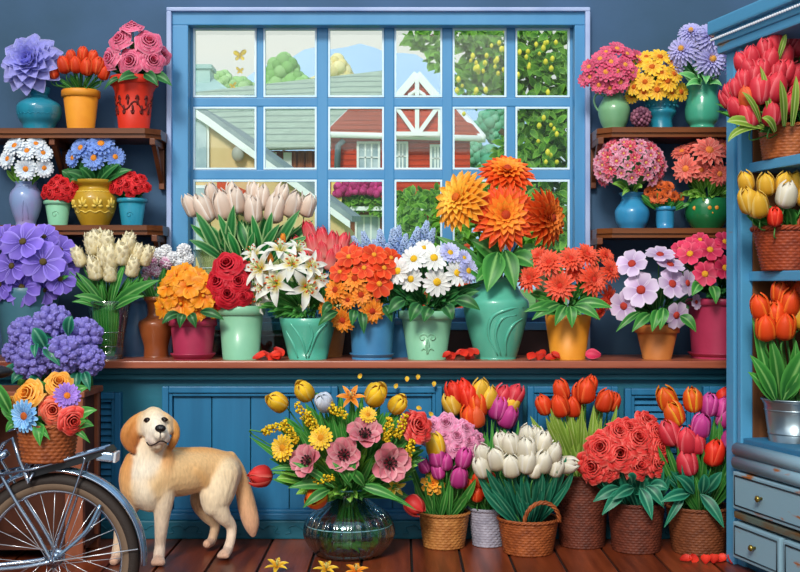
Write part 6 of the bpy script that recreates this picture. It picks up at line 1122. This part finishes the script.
# purple cauliflowers heaped on the crate stand
for i, (x, y, r_, d, lb, ax) in enumerate(((53, 322, 19, 5.78, 'purple cauliflower head at the top of the heap', (0, -.5, 1)), (27, 334, 19, 5.80, 'purple cauliflower head at the upper left of the heap', (-.5, -.8, .6)), (84, 336, 19, 5.79, 'purple cauliflower head at the upper right of the heap', (.5, -.8, .5)), (63, 354, 20, 5.70, 'purple cauliflower head at the front centre of the heap', (.1, -1, .2)), (32, 361, 19, 5.71, 'purple cauliflower head at the lower left of the heap', (-.2, -1, .1)), (89, 360, 16, 5.75, 'purple cauliflower head at the lower right of the heap', (.5, -1, 0)), (15, 352, 13, 5.80, 'small purple cauliflower head at the far left of the heap', (-.7, -.8, .1)))):
    p = P(x, y, d); a_ = Vector(ax).normalized(); t = thing('cauliflower', lb, 'cauliflower', p-a_*.07, 'purple cauliflowers on the crate stand'); bloom(t, 'curd', 'curd', p, a_, r_*d/F, 'curd')
    stem(t, [p-a_*.03, p-a_*.06+Vector((0, .02, -.02)), (p.x*.9+px(52, 5.84)*.1, 5.84, .81)], .02, 'stalk')
    bb = MB()
    for k in range(5):
        th = 2*PI*k/5+i; u_ = a_.orthogonal().normalized(); w_ = a_.cross(u_); dv = u_*math.cos(th)+w_*math.sin(th); bb.leaf(p-a_*.07, p-a_*.01+dv*r_*d/F*1.05, dv*.02, .06, 'leaf', (0, -1, .2))
    bb.build('leaf', LM['teal'], t)
cl_ = thing('leafy_spray', 'blue green leaves between the purple cauliflowers', 'leaves', P(52, 372, 5.78)); leafpx(cl_, [(46, 350, 5.68, 33, 328, 5.66, .07), (44, 346, 5.66, 60, 366, 5.62, .06), (68, 336, 5.7, 72, 316, 5.68, .06), (22, 370, 5.72, 2, 376, 5.68, .06), (24, 374, 5.7, 12, 384, 5.66, .05), (78, 372, 5.72, 76, 392, 5.68, .06), (84, 372, 5.7, 90, 391, 5.66, .05), (40, 378, 5.68, 30, 390, 5.64, .06), (60, 376, 5.68, 66, 392, 5.64, .06), (36, 344, 5.66, 35, 358, 5.6, .04)], 'teal', .06)
# ================================================================ FALLEN PETALS AND SMALL THINGS
def petal_thing(x, y, d, col, lb, L=.06, group=None, ax=None, z=None):
    p = P(x, y, d); 
    if z is not None: p.z = z
    b = MB(); b.petal(L, L*.8, 'round', 0, -.25, .5, .5, -.5*L, 0); me = b.mesh('petal', pmat('petal_'+col, *COL[col][:3]))
    return tag(inst('petal', me, None, frame(p, ax or (R.uniform(-.5, .5), -.6, .9), 1, R.random()*6)), lb, 'petal', group)
for nm, cx_, n, hh in (('left of the lily pot', 270, 9, 10), ('beside the big dahlia vase', 462, 8, 9), ('behind the ochre gerbera pot', 541, 5, 6)):
    for i in range(n): petal_thing(cx_+R.uniform(-16, 16), 356, 6.16+R.uniform(-.07, .03), 'petalred', f'red fallen petal in the pile {nm}', R.uniform(.05, .075), f'red petals on the counter {nm}', None, .93+R.random()*.03*(1 if n > 5 else .5))
petal_thing(593, 354, 6.12, 'hotpink', 'pink fallen petal standing beside the ochre gerbera pot', .08, None, (-.2, -.9, .6), .945)
pts = [(407, 379), (418, 377), (434, 384), (419, 408), (431, 414), (360, 376), (396, 386)]
for (x, y), wh in zip(pts, where(pts)): petal_thing(x, y, 6.10, 'gold', 'tiny yellow petal by the cupboard doors'+wh, .028, 'yellow petals by the cupboard', (0, -1, .3))
for x, y, c, lb in ((277, 568, 'gold', 'yellow blossom lying on the floor boards by the dog side'), (326, 571, 'gold', 'orange yellow blossom on the floor in front of the glass vase'), (356, 573, 'orange', 'orange blossom at the front of the floor right of centre')):
    d = 1200*(EYE-.02)/(y-H); t = thing('fallen_blossom', lb, 'flower', (px(x, d), d, 0)); bloom(t, 'lily', c, Vector((px(x, d), d, .03)), (.1, -.5, 1), .055)
for i in range(7):
    x = 690+R.uniform(-8, 45); d = 5.55+R.random()*.12; petal_thing(x, 565, d, 'petalred', 'red fallen petal on the floor by the hutch', .06, 'red petals on the floor by the hutch', None, .012+.01*R.random())
